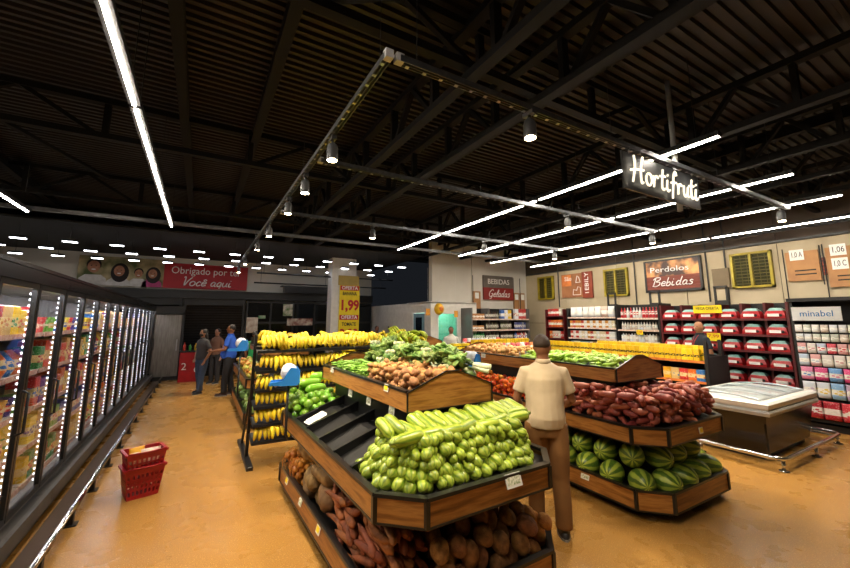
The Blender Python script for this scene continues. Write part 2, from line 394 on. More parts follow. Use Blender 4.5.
# ---- dark shop front on the back wall: beam, roller shutters, glazing
single('steel_beam', MB().box(-3.4, 6.2, 14.95, 15.2, 2.6, 2.84).box(-3.4, 6.2, 14.9, 15.2, 2.82, 2.86).box(-3.4, 6.2, 14.9, 15.2, 2.58, 2.62), BLACK, 'long black steel beam running under the red banner', 'beam')
single('steel_box_beam', MB().box(2.6, 4.3, 14.7, 14.98, 2.86, 3.1).box(2.5, 4.4, 14.68, 14.98, 3.08, 3.12), BLACK, 'short black duct box resting on the beam right of the red banner', 'duct')
def shutter(x0, x1, label):
    r = thing('roller_shutter', label, 'shutter', ((x0+x1)/2, 15.15, 0))
    mb = MB(); z = .02; rows = []
    while z < 2.4: rows += [(z, 0), (z+.07, .022), (z+.08, .0)]; z += .085
    nn = len(rows); mb.add([(x0+.06, 15.12-d, z_) for z_, d in rows] + [(x1-.06, 15.12-d, z_) for z_, d in rows], [(i, nn+i, nn+i+1, i+1) for i in range(nn-1)])
    mb.box(x0+.06, x1-.06, 15.12, 15.14, 0, 2.42)
    part('curtain', mb, SLAT, r); part('guide_rail', MB().box(x0, x0+.07, 15.02, 15.18, 0, 2.55), BLACK, r); part('guide_rail', MB().box(x1-.07, x1, 15.02, 15.18, 0, 2.55), BLACK, r)
    part('shutter_box', MB().box(x0, x1, 14.98, 15.2, 2.36, 2.58), BLACK, r)
shutter(-3.3, -.55, 'dark roller shutter behind the grey steel door'); shutter(-.5, 1.35, 'dark ribbed roller shutter behind the woman and man in blue')
struct('ceiling_soffit', MB().box(XL, 6.28, 10.75, 15.28, 3.95, 4.0).box(XL, 6.28, 10.7, 10.76, 3.95, 3.99), mat('soffit_black', '#171513', rough=.7))
gl = thing('shopfront_glazing', 'dark framed shopfront glazing behind the banana displays', 'glazing', (3.8, 15.15, 0))
dk = mat('dark_pane', '#0a0d0f', '#12171a', 2, .08)
for i in range(6):
    a = 1.4 + i*.8
    part('mullion', MB().box(a, a+.06, 15.02, 15.18, 0, 2.56), BLACK, gl)
    for z0, z1 in ((.08, .95), (1.03, 1.72), (1.8, 2.47)): part('pane', MB().box(a+.06, a+.8, 15.08, 15.1, z0, z1), dk, gl)
    for z0 in (0, .95, 1.72, 2.47): part('transom', MB().box(a+.06, a+.8, 15.04, 15.16, z0, z0+.08), BLACK, gl)
for px, py, c, lb in ((252, 325, '#b9a089', 'small beige poster taped to the dark shopfront glass'), (262, 317, '#2d9c56', 'tiny green exit notice on the dark shopfront'), (300, 322, '#8c3b32', 'reddish poster strip behind the dark shopfront glass'), (288, 310, '#57803a', 'green leafy picture on the dark shopfront')):
    p = ony(px, py, 15.0); wd, ht = {'#b9a089': (.34, .5), '#2d9c56': (.2, .07), '#8c3b32': (.9, .22), '#57803a': (.3, .4)}[c]
    single('poster', MB().box(p.x-wd/2, p.x+wd/2, 15.0, 15.012, p.z-ht/2, p.z+ht/2).box(p.x-wd/2-.02, p.x+wd/2+.02, 15.01, 15.02, p.z-ht/2-.02, p.z+ht/2+.02), mat('poster_'+c[1:], c, '#e8e0d0', 6, .5), lb, 'poster')
# grey steel cold-room door at the end of the freezer aisle
r = thing('cold_room_door', 'tall grey steel door with black frame at the freezer aisle end', 'door', (-.83, 14.7, 0))
part('leaf', MB().bev(-1.22, -.5, 14.68, 14.74, .12, 2.04, .01), mat('brushed_steel', '#8f8b84', '#7b766e', 3, .35, .6, stretch=(8, 1, 1)), r)
part('frame', MB().box(-1.3, -1.22, 14.62, 14.8, 0, 2.12).box(-.5, -.42, 14.62, 14.8, 0, 2.12).box(-1.3, -.42, 14.62, 14.8, 2.04, 2.3).box(-1.22, -.5, 14.64, 14.78, 0, .12), BLACK, r)
part('handle', MB().box(-.6, -.57, 14.63, 14.7, .9, 1.25), STEEL, r)

# ---- roof steelwork
def bar(mb, a, b, w_, h_):
    a, b = Vector(a), Vector(b); t = (b-a).normalized(); s = Vector((0,0,1)).cross(t) if abs(t.z) < .95 else Vector((1,0,0)); s.normalize(); u = t.cross(s)
    rg = lambda p: [tuple(p + s*x*w_/2 + u*y_*h_/2) for x, y_ in ((-1,-1),(1,-1),(1,1),(-1,1))]
    return mb.loft([rg(a), rg(b)])
def truss(name, label, a, b, zb, zt, step, group=None, w_=.08):
    a, b = Vector((a[0], a[1], 0)), Vector((b[0], b[1], 0)); L = (b-a).length; d = (b-a)/L
    r = thing(name, label, 'truss', ((a.x+b.x)/2, (a.y+b.y)/2, zb), 0, group)
    P = lambda s, z: tuple(Vector((a.x, a.y, 0)) + d*s + Vector((0, 0, z)))
    part('bottom_chord', bar(MB(), P(0, zb), P(L, zb), w_, .07), TRUSS, r); part('top_chord', bar(MB(), P(0, zt), P(L, zt), w_, .07), TRUSS, r)
    k = int(L / step)
    for i in range(k):
        s = (i + .5) * step
        part('post', bar(MB(), P(s, zb), P(s, zt), w_*.8, .05), TRUSS, r)
        e = s + step*.5 if i % 2 else s - step*.5
        part('diagonal', bar(MB(), P(s + (.06 if i % 2 else -.06), zb), P(e, zt), w_*.6, .045), TRUSS, r)
truss('roof_truss', 'nearest black roof truss crossing the store above the freezers', (XL, 5.5), (XR, 5.5), 4.0, 4.43, 1.55)
truss('roof_truss', 'middle black roof truss crossing the store over the banana rack', (XL, 8.55), (XR, 8.55), 4.0, 4.43, 1.55)
truss('roof_truss', 'far black roof truss over the small ceiling lamps', (XL, 11.6), (XR, 11.6), 4.0, 4.43, 1.55)
truss('roof_truss', 'black roof truss crossing right above the camera end of the store', (XL, 2.4), (XR, 2.4), 4.05, 4.43, 1.55)
GX = [(1.84, 'left of the double girder'), (2.62, 'with riveted flange over the first display'), (4.85, 'above the hanging sign'), (6.2, 'right of the hanging sign'), (7.5, 'above the chest freezer'), (8.6, 'nearest the right wall')]
for x, t in GX: truss('lattice_girder', 'black lattice girder running to the back, ' + t, (x, YF+.05), (x, 10.4), 3.93, 4.4, .92, 'roof girders running to the back', .1)
for x, t in ((-2.9, 'left of the freezer lamp line'), (-.35, 'beside the long left lamp line'), (.47, 'right of the long left lamp line'), (3.2, 'between two lattice girders'), (6.6, 'above the yellow tin gondola')):
    mb = MB(); mb.box(x-.05, x+.05, YF, YB if x < 6 else 10.4, 4.3, 4.31); mb.box(x-.05, x+.05, YF, YB if x < 6 else 10.4, 4.44, 4.45); mb.box(x-.008, x+.008, YF, YB if x < 6 else 10.4, 4.31, 4.44)
    single('roof_purlin', mb, TRUSS, 'slim dark roof purlin running to the back, ' + t, 'purlin')
br = [((-3.2, 4.4), (-1.6, 8.4)), ((-3.6, 8.6), (-2.4, 12.5))]
for i, (a, b) in enumerate(br): single('wind_brace', bar(MB(), (a[0], a[1], 4.36), (b[0], b[1], 4.36), .07, .05), TRUSS, ['slanting black brace below the roof at the upper left', 'slanting black brace further back at the upper left'][i], 'brace')
single('cable_tray', MB().box(XL, XR, 8.44, 8.52, 3.66, 3.68).box(XL, XR, 8.44, 8.45, 3.68, 3.72).box(XL, XR, 8.51, 8.52, 3.68, 3.72), GALV, 'thin cable tray crossing the store where the lamp lines end', 'cable tray')
for i, (z, y) in enumerate(((3.05, 13.2), (3.3, 12.6))):
    r = thing('ceiling_pipe', ['lower thin black pipe hung in front of the back wall', 'upper thin black pipe hung in front of the back wall'][i], 'pipe', (3.8, y, z))
    part('tube', MB().cyl((1.4, y, z), (6.0, y, z), .025, n=8), BLACK, r, True)
    for x in (1.6, 3.7, 5.8): part('hanger', MB().cyl((x, y, z), (x, y, 3.95), .006, n=5), BLACK, r)

# ---- LED lines
LEDM = emit('led_white', '#fff3e2', LED_W)
def led(x, y0, y1, z, label, group):
    r = thing('led_strip_light', label, 'lamp', (x, (y0+y1)/2, z), 0, group)
    part('housing', MB().box(x-.042, x+.042, y0, y1, z, z+.05), BLACK, r)
    part('diffuser', MB().box(x-.011, x+.011, y0+.01, y1-.01, z-.009, z), LEDM, r)
    for y in (y0+.2, y1-.2): part('suspension_wire', MB().cyl((x, y, z+.05), (x, y, ZC), .004, n=4), BLACK, r)
LN = ['nearest', 'middle', 'farthest', 'last']
for x, y0, names, k in ((-.59, -1.0, 'long left lamp line above the freezer aisle', 4), (-2.53, 1.5, 'lamp line at the far left over the freezers', 3), (4.12, 1.5, 'first lamp line right of the track frame', 3), (5.98, 1.5, 'second lamp line behind the hanging sign', 3), (7.6, 1.45, 'third lamp line above the tin gondola', 3), (9.3, 1.2, 'fourth lamp line along the right wall', 3)):
    y1 = 8.41 if x < 7 else 9.0; st = (y1 - y0) / k
    for i in range(k): led(x, y0+i*st, y0+(i+1)*st-.05, 3.6, LN[i if k == 3 or i < 2 else i-1 if i == 2 else 2] + (' inner' if k == 4 and i == 2 else '') + ' bright led tube of the ' + names, 'led lamp lines')

# ---- lighting track with spotlights
ZT = 3.42
TRK = mat('track_grey', '#55575a', '#66686b', 20, .35, .7); DOT = emit('track_contact', '#fff3dc', 1.2)
def track(label, a, b):
    a, b = Vector(a), Vector(b); L = (b-a).length; d = (b-a)/L; s = Vector((-d.y, d.x, 0))
    r = thing('lighting_track', label, 'lighting track', tuple((a+b)/2))
    mb = MB(); bar(mb, a, b, .045, .012)
    for q in (-.0225, 0, .0225): bar(mb, a + s*q + Vector((0,0,-.02)), b + s*q + Vector((0,0,-.02)), .006, .04)
    part('rail', mb, TRK, r)
    n_ = int(L / 1.8)
    for i in range(n_+1):
        p = a + d*(.12 + (L-.24)*i/max(1, n_)); part('suspension_wire', MB().cyl(tuple(p), (p.x, p.y, ZC), .0028, n=4), BLACK, r)
    k = int(L / .12); mb = MB()
    for i in range(k):
        p = a + d*(.06 + i*.12) + s*.012; mb.box(p.x-.012, p.x+.012, p.y-.012, p.y+.012, p.z-.043, p.z-.038)
    o = part('contact_dots', mb, STEEL, r); o['kind'] = 'stuff'
    part('end_cap', MB().box(a.x-.024, a.x+.024, a.y-.024, a.y+.024, a.z-.042, a.z+.012), mat('cap_white', '#c9cbd0', rough=.4), r)
track('long lighting track running to the back above the left display side', (.83, 1.84, ZT), (.82, 12.2, ZT))
track('front lighting track carrying the hanging sign', (.9, 1.84, ZT), (6.9, 1.84, ZT))
track('second lighting track crossing behind the hanging sign', (.89, 3.52, ZT), (6.7, 3.56, ZT))
track('third lighting track crossing further back', (.9, 5.6, ZT), (6.7, 5.6, ZT))
SPL = emit('spot_lens', '#ffe2b0', 45.0)
def spot(x, y, label, aim=(0, 0), power=1.0, big=1.0):
    r = thing('track_spotlight', label, 'spotlight', (x, y, ZT-.22), 0, 'spotlights on the lighting tracks')
    part('adapter', MB().box(x-.02, x+.02, y-.05, y+.05, ZT-.07, ZT-.04), TRK, r)
    part('stem', MB().cyl((x, y, ZT-.07), (x, y, ZT-.1), .012, n=8), BLACK, r)
    part('body', MB().lathe((x, y, ZT-.24), [(.042, 0), (.046, .01), (.046, .1), (.038, .13), (.02, .145)], 16), mat('spot_body', '#4a4a4c', rough=.4), r, True)
    part('lens', MB().lathe((x, y, ZT-.246), [(.039, 0), (.039, .006)], 16), SPL, r)
    l = bpy.data.lights.new('spot_light', 'SPOT'); l.energy = SPOT_W * power; l.color = (1.0, .83, .6); l.spot_size = math.radians(88); l.spot_blend = .6; l.shadow_soft_size = .05
    o = link('spot_light', l, r, (0, 0, -.045)); o.rotation_euler = Vector((aim[0], aim[1], -2.4)).to_track_quat('-Z', 'Y').to_euler()
sl = [(.84, 2.95, 'nearest the track corner', (.5, -.1)), (.84, 3.9, 'second from the corner on the long left track', (.5, 0)), (.84, 4.8, 'third from the corner on the long left track', (.3, 0)), (.84, 6.3, 'fourth from the corner on the long left track', (.4, 0)), (.83, 7.7, 'fifth from the corner on the long left track', (.4, 0)), (.83, 9.9, 'sixth from the corner on the long left track', (.3, 0)), (.83, 11.7, 'last on the long left track', (0, 0))]
for x, y, t, aim in sl: spot(x, y, 'grey spotlight ' + t, aim)
for x, y, t, aim in ((1.96, 1.84, 'on the front track above the zucchini', (-.2, .6)), (6.6, 1.84, 'at the right end of the front track', (.2, .6)), (4.45, 3.54, 'in the middle of the second track', (0, -.5)), (6.62, 3.55, 'at the right end of the second track', (.2, 0)), (2.3, 5.6, 'on the left half of the third track', (0, .3)), (4.6, 5.6, 'in the middle of the third track', (0, 0)), (6.55, 5.6, 'at the right end of the third track', (0, 0))): spot(x, y, 'grey spotlight ' + t, aim)

# ---- small lamps over the checkouts
SM = emit('small_lamp_white', '#f4f6ff', SMALL_EMIT)
for j, y in enumerate((11.2, 12.45, 13.85)):
    for i in range(13):
        x = -4.3 + i*.83 + (.12 if j == 1 else 0)
        if x > 6.1: continue
        r = thing('ceiling_lamp', 'small white hanging lamp over the checkouts, %s row' % ['front', 'middle', 'back'][j], 'lamp', (x, y, 3.6), 0, 'small checkout lamps, %s row' % ['front', 'middle', 'back'][j])
        part('housing', MB().bev(x-.13, x+.13, y-.06, y+.06, 3.6, 3.65, .01), BLACK, r); part('diffuser', MB().box(x-.12, x+.12, y-.05, y+.05, 3.588, 3.6), SM, r)
        part('suspension_wire', MB().cyl((x, y, 3.65), (x, y, 3.95), .005, n=4), BLACK, r)

# ---- hanging sign with pole
r = thing('hanging_sign', 'grey hanging sign with glowing white brush lettering Hortifruti', 'sign', (3.72, 1.84, 3.0))
part('plate', MB().box(3.09, 4.42, 1.85, 1.865, 3.01, 3.36), mat('grey_acrylic', '#4d5054', '#43464a', 3, .3), r)
for x in (3.2, 4.3): part('hook', MB().cyl((x, 1.86, 3.34), (x, 1.84, 3.4), .008, n=6), STEEL, r)
part('batten', MB().box(3.75, 3.79, 1.866, 1.88, 3.0, 3.36), BLACK, r); part('batten', MB().box(4.2, 4.24, 1.866, 1.88, 3.0, 3.36), BLACK, r)
script('Hortifruti', .115, .0115, emit('sign_white', '#fff3d8', 1.1), r, (-.56, -.02, .085), 0, .12, depth=.7, width=1.18)
single('sign_pole', MB().cyl((4.32, 2.0, 3.02), (4.32, 2.0, ZC), .026, n=10), mat('pole_grey', '#a3a5a6', rough=.5), 'grey steel pole dropping from the roof behind the hanging sign', 'pole', smooth=True)

# ---- banner on the back wall
r = thing('wall_banner', 'wide banner with a family photo and red thank-you lettering', 'banner', (-.95, 15.2, 2.92))
part('photo_panel', MB().box(-3.32, -1.15, 15.2, 15.24, 2.92, 3.84), mat('photo_garden', '#4d5b28', '#c9b48a', 2.2, .6, detail=4), r)
part('red_panel', MB().box(-1.15, 1.38, 15.195, 15.24, 2.92, 3.76), mat('banner_red', '#b51522', '#a0101c', 2, .55), r)
text('lettering', 'Obrigado por ter', .34, WPR, r, (1.05, -.01, .6), width=2.1)
script('Você aqui', .15, .018, WPR, r, (.3, -.012, .1), 0, .2, width=1.55)
def face(cx, cz, s, hair, shirt, longhair, lab):
    y = 15.195
    def disc(nm, x, z, a, b, yy, m, n_=20):
        poly = [(x + a*math.cos(2*PI*i/n_), yy, z + b*math.sin(2*PI*i/n_)) for i in range(n_)]
        part(nm, MB().prism(poly, (0, .004, 0)), m, r, label=lab if nm == 'printed_figure' else None)
    zb = 2.925
    pts = [(cx-.36*s, zb), (cx-.34*s, cz-.38*s), (cx-.2*s, cz-.26*s), (cx+.2*s, cz-.26*s), (cx+.34*s, cz-.38*s), (cx+.36*s, zb)]
    part('printed_figure', MB().prism([(a, y-.004, max(zb, b)) for a, b in pts], (0, .004, 0)), shirt, r, label=lab)
    if longhair: disc('printed_hair', cx+.02, cz-.06*s, .27*s, min(.36*s, cz-zb-.02), y-.008, hair)
    else: disc('printed_hair', cx, cz+.07*s, .19*s, .2*s, y-.008, hair)
    disc('printed_face', cx, cz, .16*s, .2*s, y-.012, mat('print_skin', '#b98263', '#a56d50', 8, .6))
    for q in (-.06, .06): disc('printed_eye', cx+q*s, cz+.03*s, .024*s, .014*s, y-.016, BLKPR, 8)
    disc('printed_mouth', cx, cz-.09*s, .06*s, .02*s, y-.016, WPR, 8)
hr = mat('print_hair', '#1e120d', rough=.7); sw = mat('print_white_shirt', '#dcd8d2', '#c4bdb6', 5, .7); sp_ = mat('print_pink_shirt', '#b8467c', rough=.7)
face(-2.95, 3.5, .95, hr, sw, False, 'printed man in white'); face(-2.32, 3.4, .85, hr, sw, True, 'printed girl in white'); face(-1.82, 3.35, .65, hr, sw, False, 'printed boy in white'); face(-1.45, 3.36, .75, hr, sp_, True, 'printed woman in pink')

# ---- white column with yellow offer sign
KC = 12.4; cl = ony(332, 285, KC).x; cr_ = ony(359, 285, KC).x
r = thing('column', 'square white column carrying the yellow offer sign', 'column', (cl+.4, KC+.3, 0))
part('shaft', MB().box(cl, cr_-.1, KC+.02, KC+.5, 0, 3.94), WHITE, r)
part('cladding', MB().box(cl+.22, cr_, KC, KC+.02, 3.02, 3.35), mat('ochre_board', '#b39a4a', rough=.6), r)
xm = (cl+.26+cr_+.02)/2; hw = (cr_+.02-cl-.26)/2
r = thing('offer_sign', 'yellow offer board for bananas at 1,99 on the white column', 'sign', (xm, KC-.03, 1.0))
part('board', MB().box(xm-hw, xm+hw, KC-.025, KC-.002, 1.1, 3.02), YPAPER, r)
for z in (2.93, 1.95): part('red_band', MB().box(xm-hw+.02, xm+hw-.02, KC-.031, KC-.024, z-.08, z+.08), RPAPER, r); text('lettering', 'OFERTA', .16, WPR, r, (0, -.004, z-1.0), width=hw*1.6, bold=.004)
text('lettering', 'BANANA', .16, BLKPR, r, (0, .002, 1.74), width=hw*1.4, bold=.004)
text('lettering', '1,99', .46, RPAPER, r, (0, .002, 1.34), width=hw*1.75, bold=.018)
text('lettering', 'TOMATE', .16, BLKPR, r, (0, .002, .72), width=hw*1.4, bold=.004)
text('lettering', '3,98', .36, RPAPER, r, (0, .002, .42), width=hw*1.75, bold=.014)

# ---- right wall signs, louvres, boards
def plan_x(px0, py0, px1, py1, X):
    a, b = onx(px0, py0, X), onx(px1, py1, X); return a.y, b.y, max(a.z, b.z), min(a.z, b.z)   # left Y, right Y, top, bottom
XW = XR - .005
def louvre(y0, y1, z1, z0, label):
    r = thing('louvre_window', label, 'louvre', (XW-.06, (y0+y1)/2, z0), 0, None)
    ym = mat('louvre_yellow', '#a8951a', '#8f7e14', 8, .5); om_ = mat('louvre_olive', '#5f5713', '#4d460f', 8, .6); fr = MB()
    for a, b, c, d in ((y1, y0, z0, z0+.05), (y1, y0, z1-.05, z1), (y1, y1+.05, z0, z1), (y0-.05, y0, z0, z1), ((y0+y1)/2-.025, (y0+y1)/2+.025, z0, z1)): fr.box(XW-.09, XW, a, b, c, d)
    part('frame', fr, ym, r); part('mesh_backing', MB().box(XW-.02, XW, y1, y0, z0, z1), mat('louvre_dark', '#2a2a0c', '#3a390f', 9, .8), r)
    z = z0 + .09; k = 0
    while z < z1 - .07:
        part('slat', MB().box(XW-.07, XW-.03, y1+.05, y0-.05, z, z+.014), om_, r); z += .072
    y = y1 + .12
    while y < y0 - .06: part('upright', MB().box(XW-.055, XW-.045, y-.005, y+.005, z0+.05, z1-.05), om_, r); y += .11
louvre(3.95, 3.2, 3.38, 2.58, 'yellow louvred window nearest the red boxes'); louvre(7.2, 6.45, 3.38, 2.56, 'yellow louvred window above the wall shelf middle'); louvre(9.85, 9.15, 3.4, 2.58, 'dark yellow louvred window near the wall corner')
# sign: Bebidas
r = thing('wall_sign', 'wooden wall sign with warm photo and white lettering Bebidas', 'sign', (XW-.06, 5.25, 2.66))
part('frame', MB().box(XW-.08, XW, 4.55, 5.95, 2.6, 2.66).box(XW-.08, XW, 4.55, 5.95, 3.42, 3.46).box(XW-.08, XW, 4.55, 4.6, 2.6, 3.46).box(XW-.08, XW, 5.9, 5.95, 2.6, 3.46), BLACK, r)
part('photo', MB().box(XW-.06, XW-.01, 4.6, 5.9, 3.02, 3.42), mat('bar_photo', '#3a211a', '#f0a765', 3.2, .5, lo=.4, hi=.62), r)
for i in range(4): part('plank', MB().box(XW-.065, XW-.01, 4.6, 5.9, 2.665+i*.09, 2.75+i*.09), mat('sign_plank', '#7d3420', '#6a2917', 6, .6, stretch=(1, .3, 8)), r)
text('lettering', 'Perdolos', .2, WPR, r, (-.03, .05, .53), -PI/2, width=.95)
script('Bebidas', .115, .013, WPR, r, (-.03, .5, .1), -PI/2, .2, width=1.0)
r = thing('wall_sign', 'tan wall sign with outline drawings next to a reddish strip', 'sign', (XW-.06, 8.3, 2.6))
part('board', MB().box(XW-.05, XW, 8.0, 8.8, 2.6, 3.38), mat('tan_board', '#8d5a38', '#a06b44', 3, .6), r); part('bright_patch', MB().box(XW-.055, XW-.05, 8.4, 8.78, 2.98, 3.36), mat('orange_patch', '#d9803a', '#a85a2a', 3, .6), r)
text('lettering', 'São', .2, WPR, r, (0, .22, .62), -PI/2)
ic = MB()
for pts in ([(8.35, 2.68), (8.05, 2.68), (8.05, 2.9), (8.15, 2.94), (8.2, 2.82), (8.32, 2.86), (8.35, 2.68)], [(8.22, 3.08), (8.05, 3.08), (8.1, 3.25), (8.16, 3.3), (8.22, 3.08)]): ic.tube([(XW-.058, a, b) for a, b in pts], .01, 5)
part('drawing', ic, WPR, r)
r = thing('wall_sign', 'narrow rust red wall sign with upright white letters', 'sign', (XW-.06, 7.85, 2.6))
part('board', MB().box(XW-.06, XW, 7.62, 7.98, 2.56, 3.4), mat('rust_board', '#8c3a20', '#7a2f19', 4, .6), r)
o = text('lettering', '1EBILY', .2, WPR, r, (-.01, -.05, .42), -PI/2, width=.66); o.rotation_euler = Euler((PI/2, -PI/2, -PI/2), 'XYZ'); o.rotation_mode = 'QUATERNION'; o.rotation_quaternion = (Matrix.Rotation(-PI/2, 3, 'Z') @ Matrix.Rotation(PI/2, 3, 'X') @ Matrix.Rotation(PI/2, 3, 'Z')).to_quaternion()
single('electrical_panel', MB().bev(XW-.05, XW, 4.0, 4.35, 2.62, 3.08, .01).box(XW-.06, XW-.05, 4.03, 4.06, 2.8, 2.9), mat('panel_tan', '#6f5f44', rough=.6), 'small tan electrical panel between wall sign and yellow louvre', 'panel')
def board(y0, y1, z0, z1, texts, label):
    r = thing('cardboard_sign', label, 'sign', (XW-.05, (y0+y1)/2, z0))
    part('board', MB().box(XW-.05, XW-.01, y1, y0, z0, z1), mat('cardboard', '#b0804f', '#a2744a', 5, .7), r)
    part('rod', MB().cyl((XW-.06, y0+.03, z0-.35), (XW-.06, y0+.03, z1+.08), .01, n=6), BLACK, r); part('rod', MB().cyl((XW-.06, y1-.03, z0-.1), (XW-.06, y1-.03, z1+.08), .01, n=6), BLACK, r)
    ln = MB()
    for q in (.12, .2): ln.box(XW-.053, XW-.05, y1+.06, y0-.12, z0+q, z0+q+.025)
    part('printed_lines', ln, BLKPR, r)
    for (yy, zz, s) in texts:
        part('paper', MB().box(XW-.058, XW-.05, yy-.11, yy+.11, zz-.11, zz+.11), PAPER, r); text('lettering', s, .16, BLKPR, r, (-.012, yy-(y0+y1)/2, zz-z0), -PI/2, width=.16)
board(2.98, 2.48, 2.66, 3.27, [(2.8, 3.2, '1,0 A')], 'brown cardboard wall sign with one white paper, left of the pair'); board(2.38, 1.8, 2.5, 3.28, [(2.2, 3.22, '1,06'), (2.2, 2.95, '1,0 C')], 'brown cardboard wall sign with two white papers')
single('wall_leaflet', MB().box(XW-.03, XW, 2.4, 2.46, 2.75, 3.1), mat('orange_leaf', '#c8552c', '#2a2623', 20, .6), 'narrow orange and black leaflet between the cardboard signs', 'leaflet')
for i, y in enumerate((6.25, 4.45, 4.06, 8.95)):
    single('wall_conduit', MB().cyl((XW-.03, y, 2.3), (XW-.03, y, 4.3), .018, n=6), BLACK, ['black conduit left of the Bebidas wall sign', 'black conduit right of the Bebidas wall sign', 'black conduit beside the nearest yellow louvre', 'black conduit beside the corner louvre'][i], 'conduit')
for i, z in enumerate((3.52, 3.75)): single('wall_rail', MB().box(XW-.06, XW, 1.0, 10.4, z, z+.04), BLACK, ['lower black rail along the top of the right wall', 'upper black rail along the top of the right wall'][i], 'rail')
# Bebidas Geladas
r = thing('wall_sign', 'grey and red wall sign reading Bebidas Geladas', 'sign', (9.19, 10.47, 2.55))
part('grey_board', MB().box(8.5, 9.88, 10.43, 10.49, 3.0, 3.43), mat('grey_board', '#5b544e', '#6a635b', 4, .6), r); part('red_board', MB().box(8.5, 9.88, 10.42, 10.49, 2.57, 3.0), mat('dark_red_board', '#8e241c', '#7c1c15', 4, .6), r)
text('lettering', 'BEBIDAS', .26, WPR, r, (0, -.045, .66), width=1.0); script('Geladas', .13, .014, WPR, r, (-.5, -.055, .13), 0, .25, width=1.0)
for i, (x, w_) in enumerate(((8.2, .32), (10.05, .26), (10.35, .22))):
    r = thing('cardboard_sign', ['upright brown board left of the Bebidas Geladas sign', 'upright brown board right of the Bebidas Geladas sign', 'brown board by the wall corner'][i], 'sign', (x, 10.47, 2.2))
    part('board', MB().box(x-w_/2, x+w_/2, 10.44, 10.49, 2.25, 2.85), mat('cardboard', '#b0804f'), r); part('paper', MB().box(x-.08, x+.08, 10.43, 10.44, 2.6, 2.8), PAPER, r)
    part('rod', MB().cyl((x-w_/2, 10.45, 2.1), (x-w_/2, 10.45, 3.4), .012, n=6), BLACK, r)

# ============================================================ GLASS-DOOR FREEZERS ON THE LEFT
XD = -1.22                                   # plane of the doors
ALU = mat('door_alu', '#2b2a29', rough=.35, metal=.4); SHELFW = mat('freezer_shelf', '#d9d3cc', rough=.45); GREY = mat('kick_grey', '#5b5651', '#4d4944', 4, .4, .3)
def dots(a):
    mb = MB()
    for i in range(36): mb.box(XD-.064, XD-.056, a+.007, a+.016, .34+i*.05, .358+i*.05)
    return mb
FDOT = emit('freezer_dot', '#f2f4ff', 4.0)
FLED = emit('freezer_led', '#f2f4ff', FREEZER_EMIT); RAILT = mat('price_rail_freezer', '#b98274', '#d8b8a8', 30, .5)
PK = [packs('frozen_a', ['#c9302c','#e8b21f','#d8b878','#2f6fb5','#7a3a8c','#d96a1f'], ('#e0c890',)), packs('frozen_b', ['#d9451f','#f0c419','#b01f2e','#d9b06a','#3c8f4a','#cf7a2c'], ('#ecd08a',)), packs('frozen_c', ['#2b5fb0','#6aa53a','#d8a850','#d13c3c','#f1d23a','#4a3a8c'], ('#e6d4b0',))]
box_cache = {}
def boxmesh(kind, w_, d_, h_, m):
    key = (kind, round(w_,3), round(d_,3), round(h_,3), m.name)
    if key in box_cache: return box_cache[key]
    mb = MB(); sm = False
    if kind == 'box': mb.bev(-w_/2, w_/2, -d_/2, d_/2, 0, h_, min(.006, w_*.1))
    elif kind == 'bag':
        rg = lambda a, b, z: [(a*math.cos(2*PI*i/10)*(1 if i % 5 else 1.05), b*math.sin(2*PI*i/10), z) for i in range(10)]
        mb.loft([rg(w_*.46, d_*.36, 0), rg(w_*.5, d_*.5, h_*.25), rg(w_*.48, d_*.45, h_*.6), rg(w_*.47, d_*.2, h_*.88), rg(w_*.49, d_*.05, h_)]); sm = True
    elif kind == 'can': mb.lathe((0,0,0), [(w_*.44, 0), (w_*.48, h_*.04), (w_*.48, h_*.94), (w_*.43, h_)], 12); sm = False
    elif kind == 'bottle': mb.lathe((0,0,0), [(w_*.4, 0), (w_*.47, h_*.04), (w_*.47, h_*.55), (w_*.4, h_*.68), (w_*.16, h_*.82), (w_*.15, h_*.93), (w_*.19, h_*.93), (w_*.19, h_)], 12)
    elif kind == 'jug':
        mb.bev(-w_/2, w_/2, -d_/2, d_/2, 0, h_*.8, w_*.2); mb.lathe((0,0,h_*.8), [(w_*.2, 0), (w_*.16, h_*.12), (w_*.2, h_*.12), (w_*.2, h_*.2)], 10)
    elif kind == 'tub': mb.lathe((0,0,0), [(w_*.36, 0), (w_*.45, h_*.85), (w_*.49, h_*.85), (w_*.49, h_)], 12)
    box_cache[key] = mb.mesh('product', m, sm); return box_cache[key]
rr = random.Random(11)
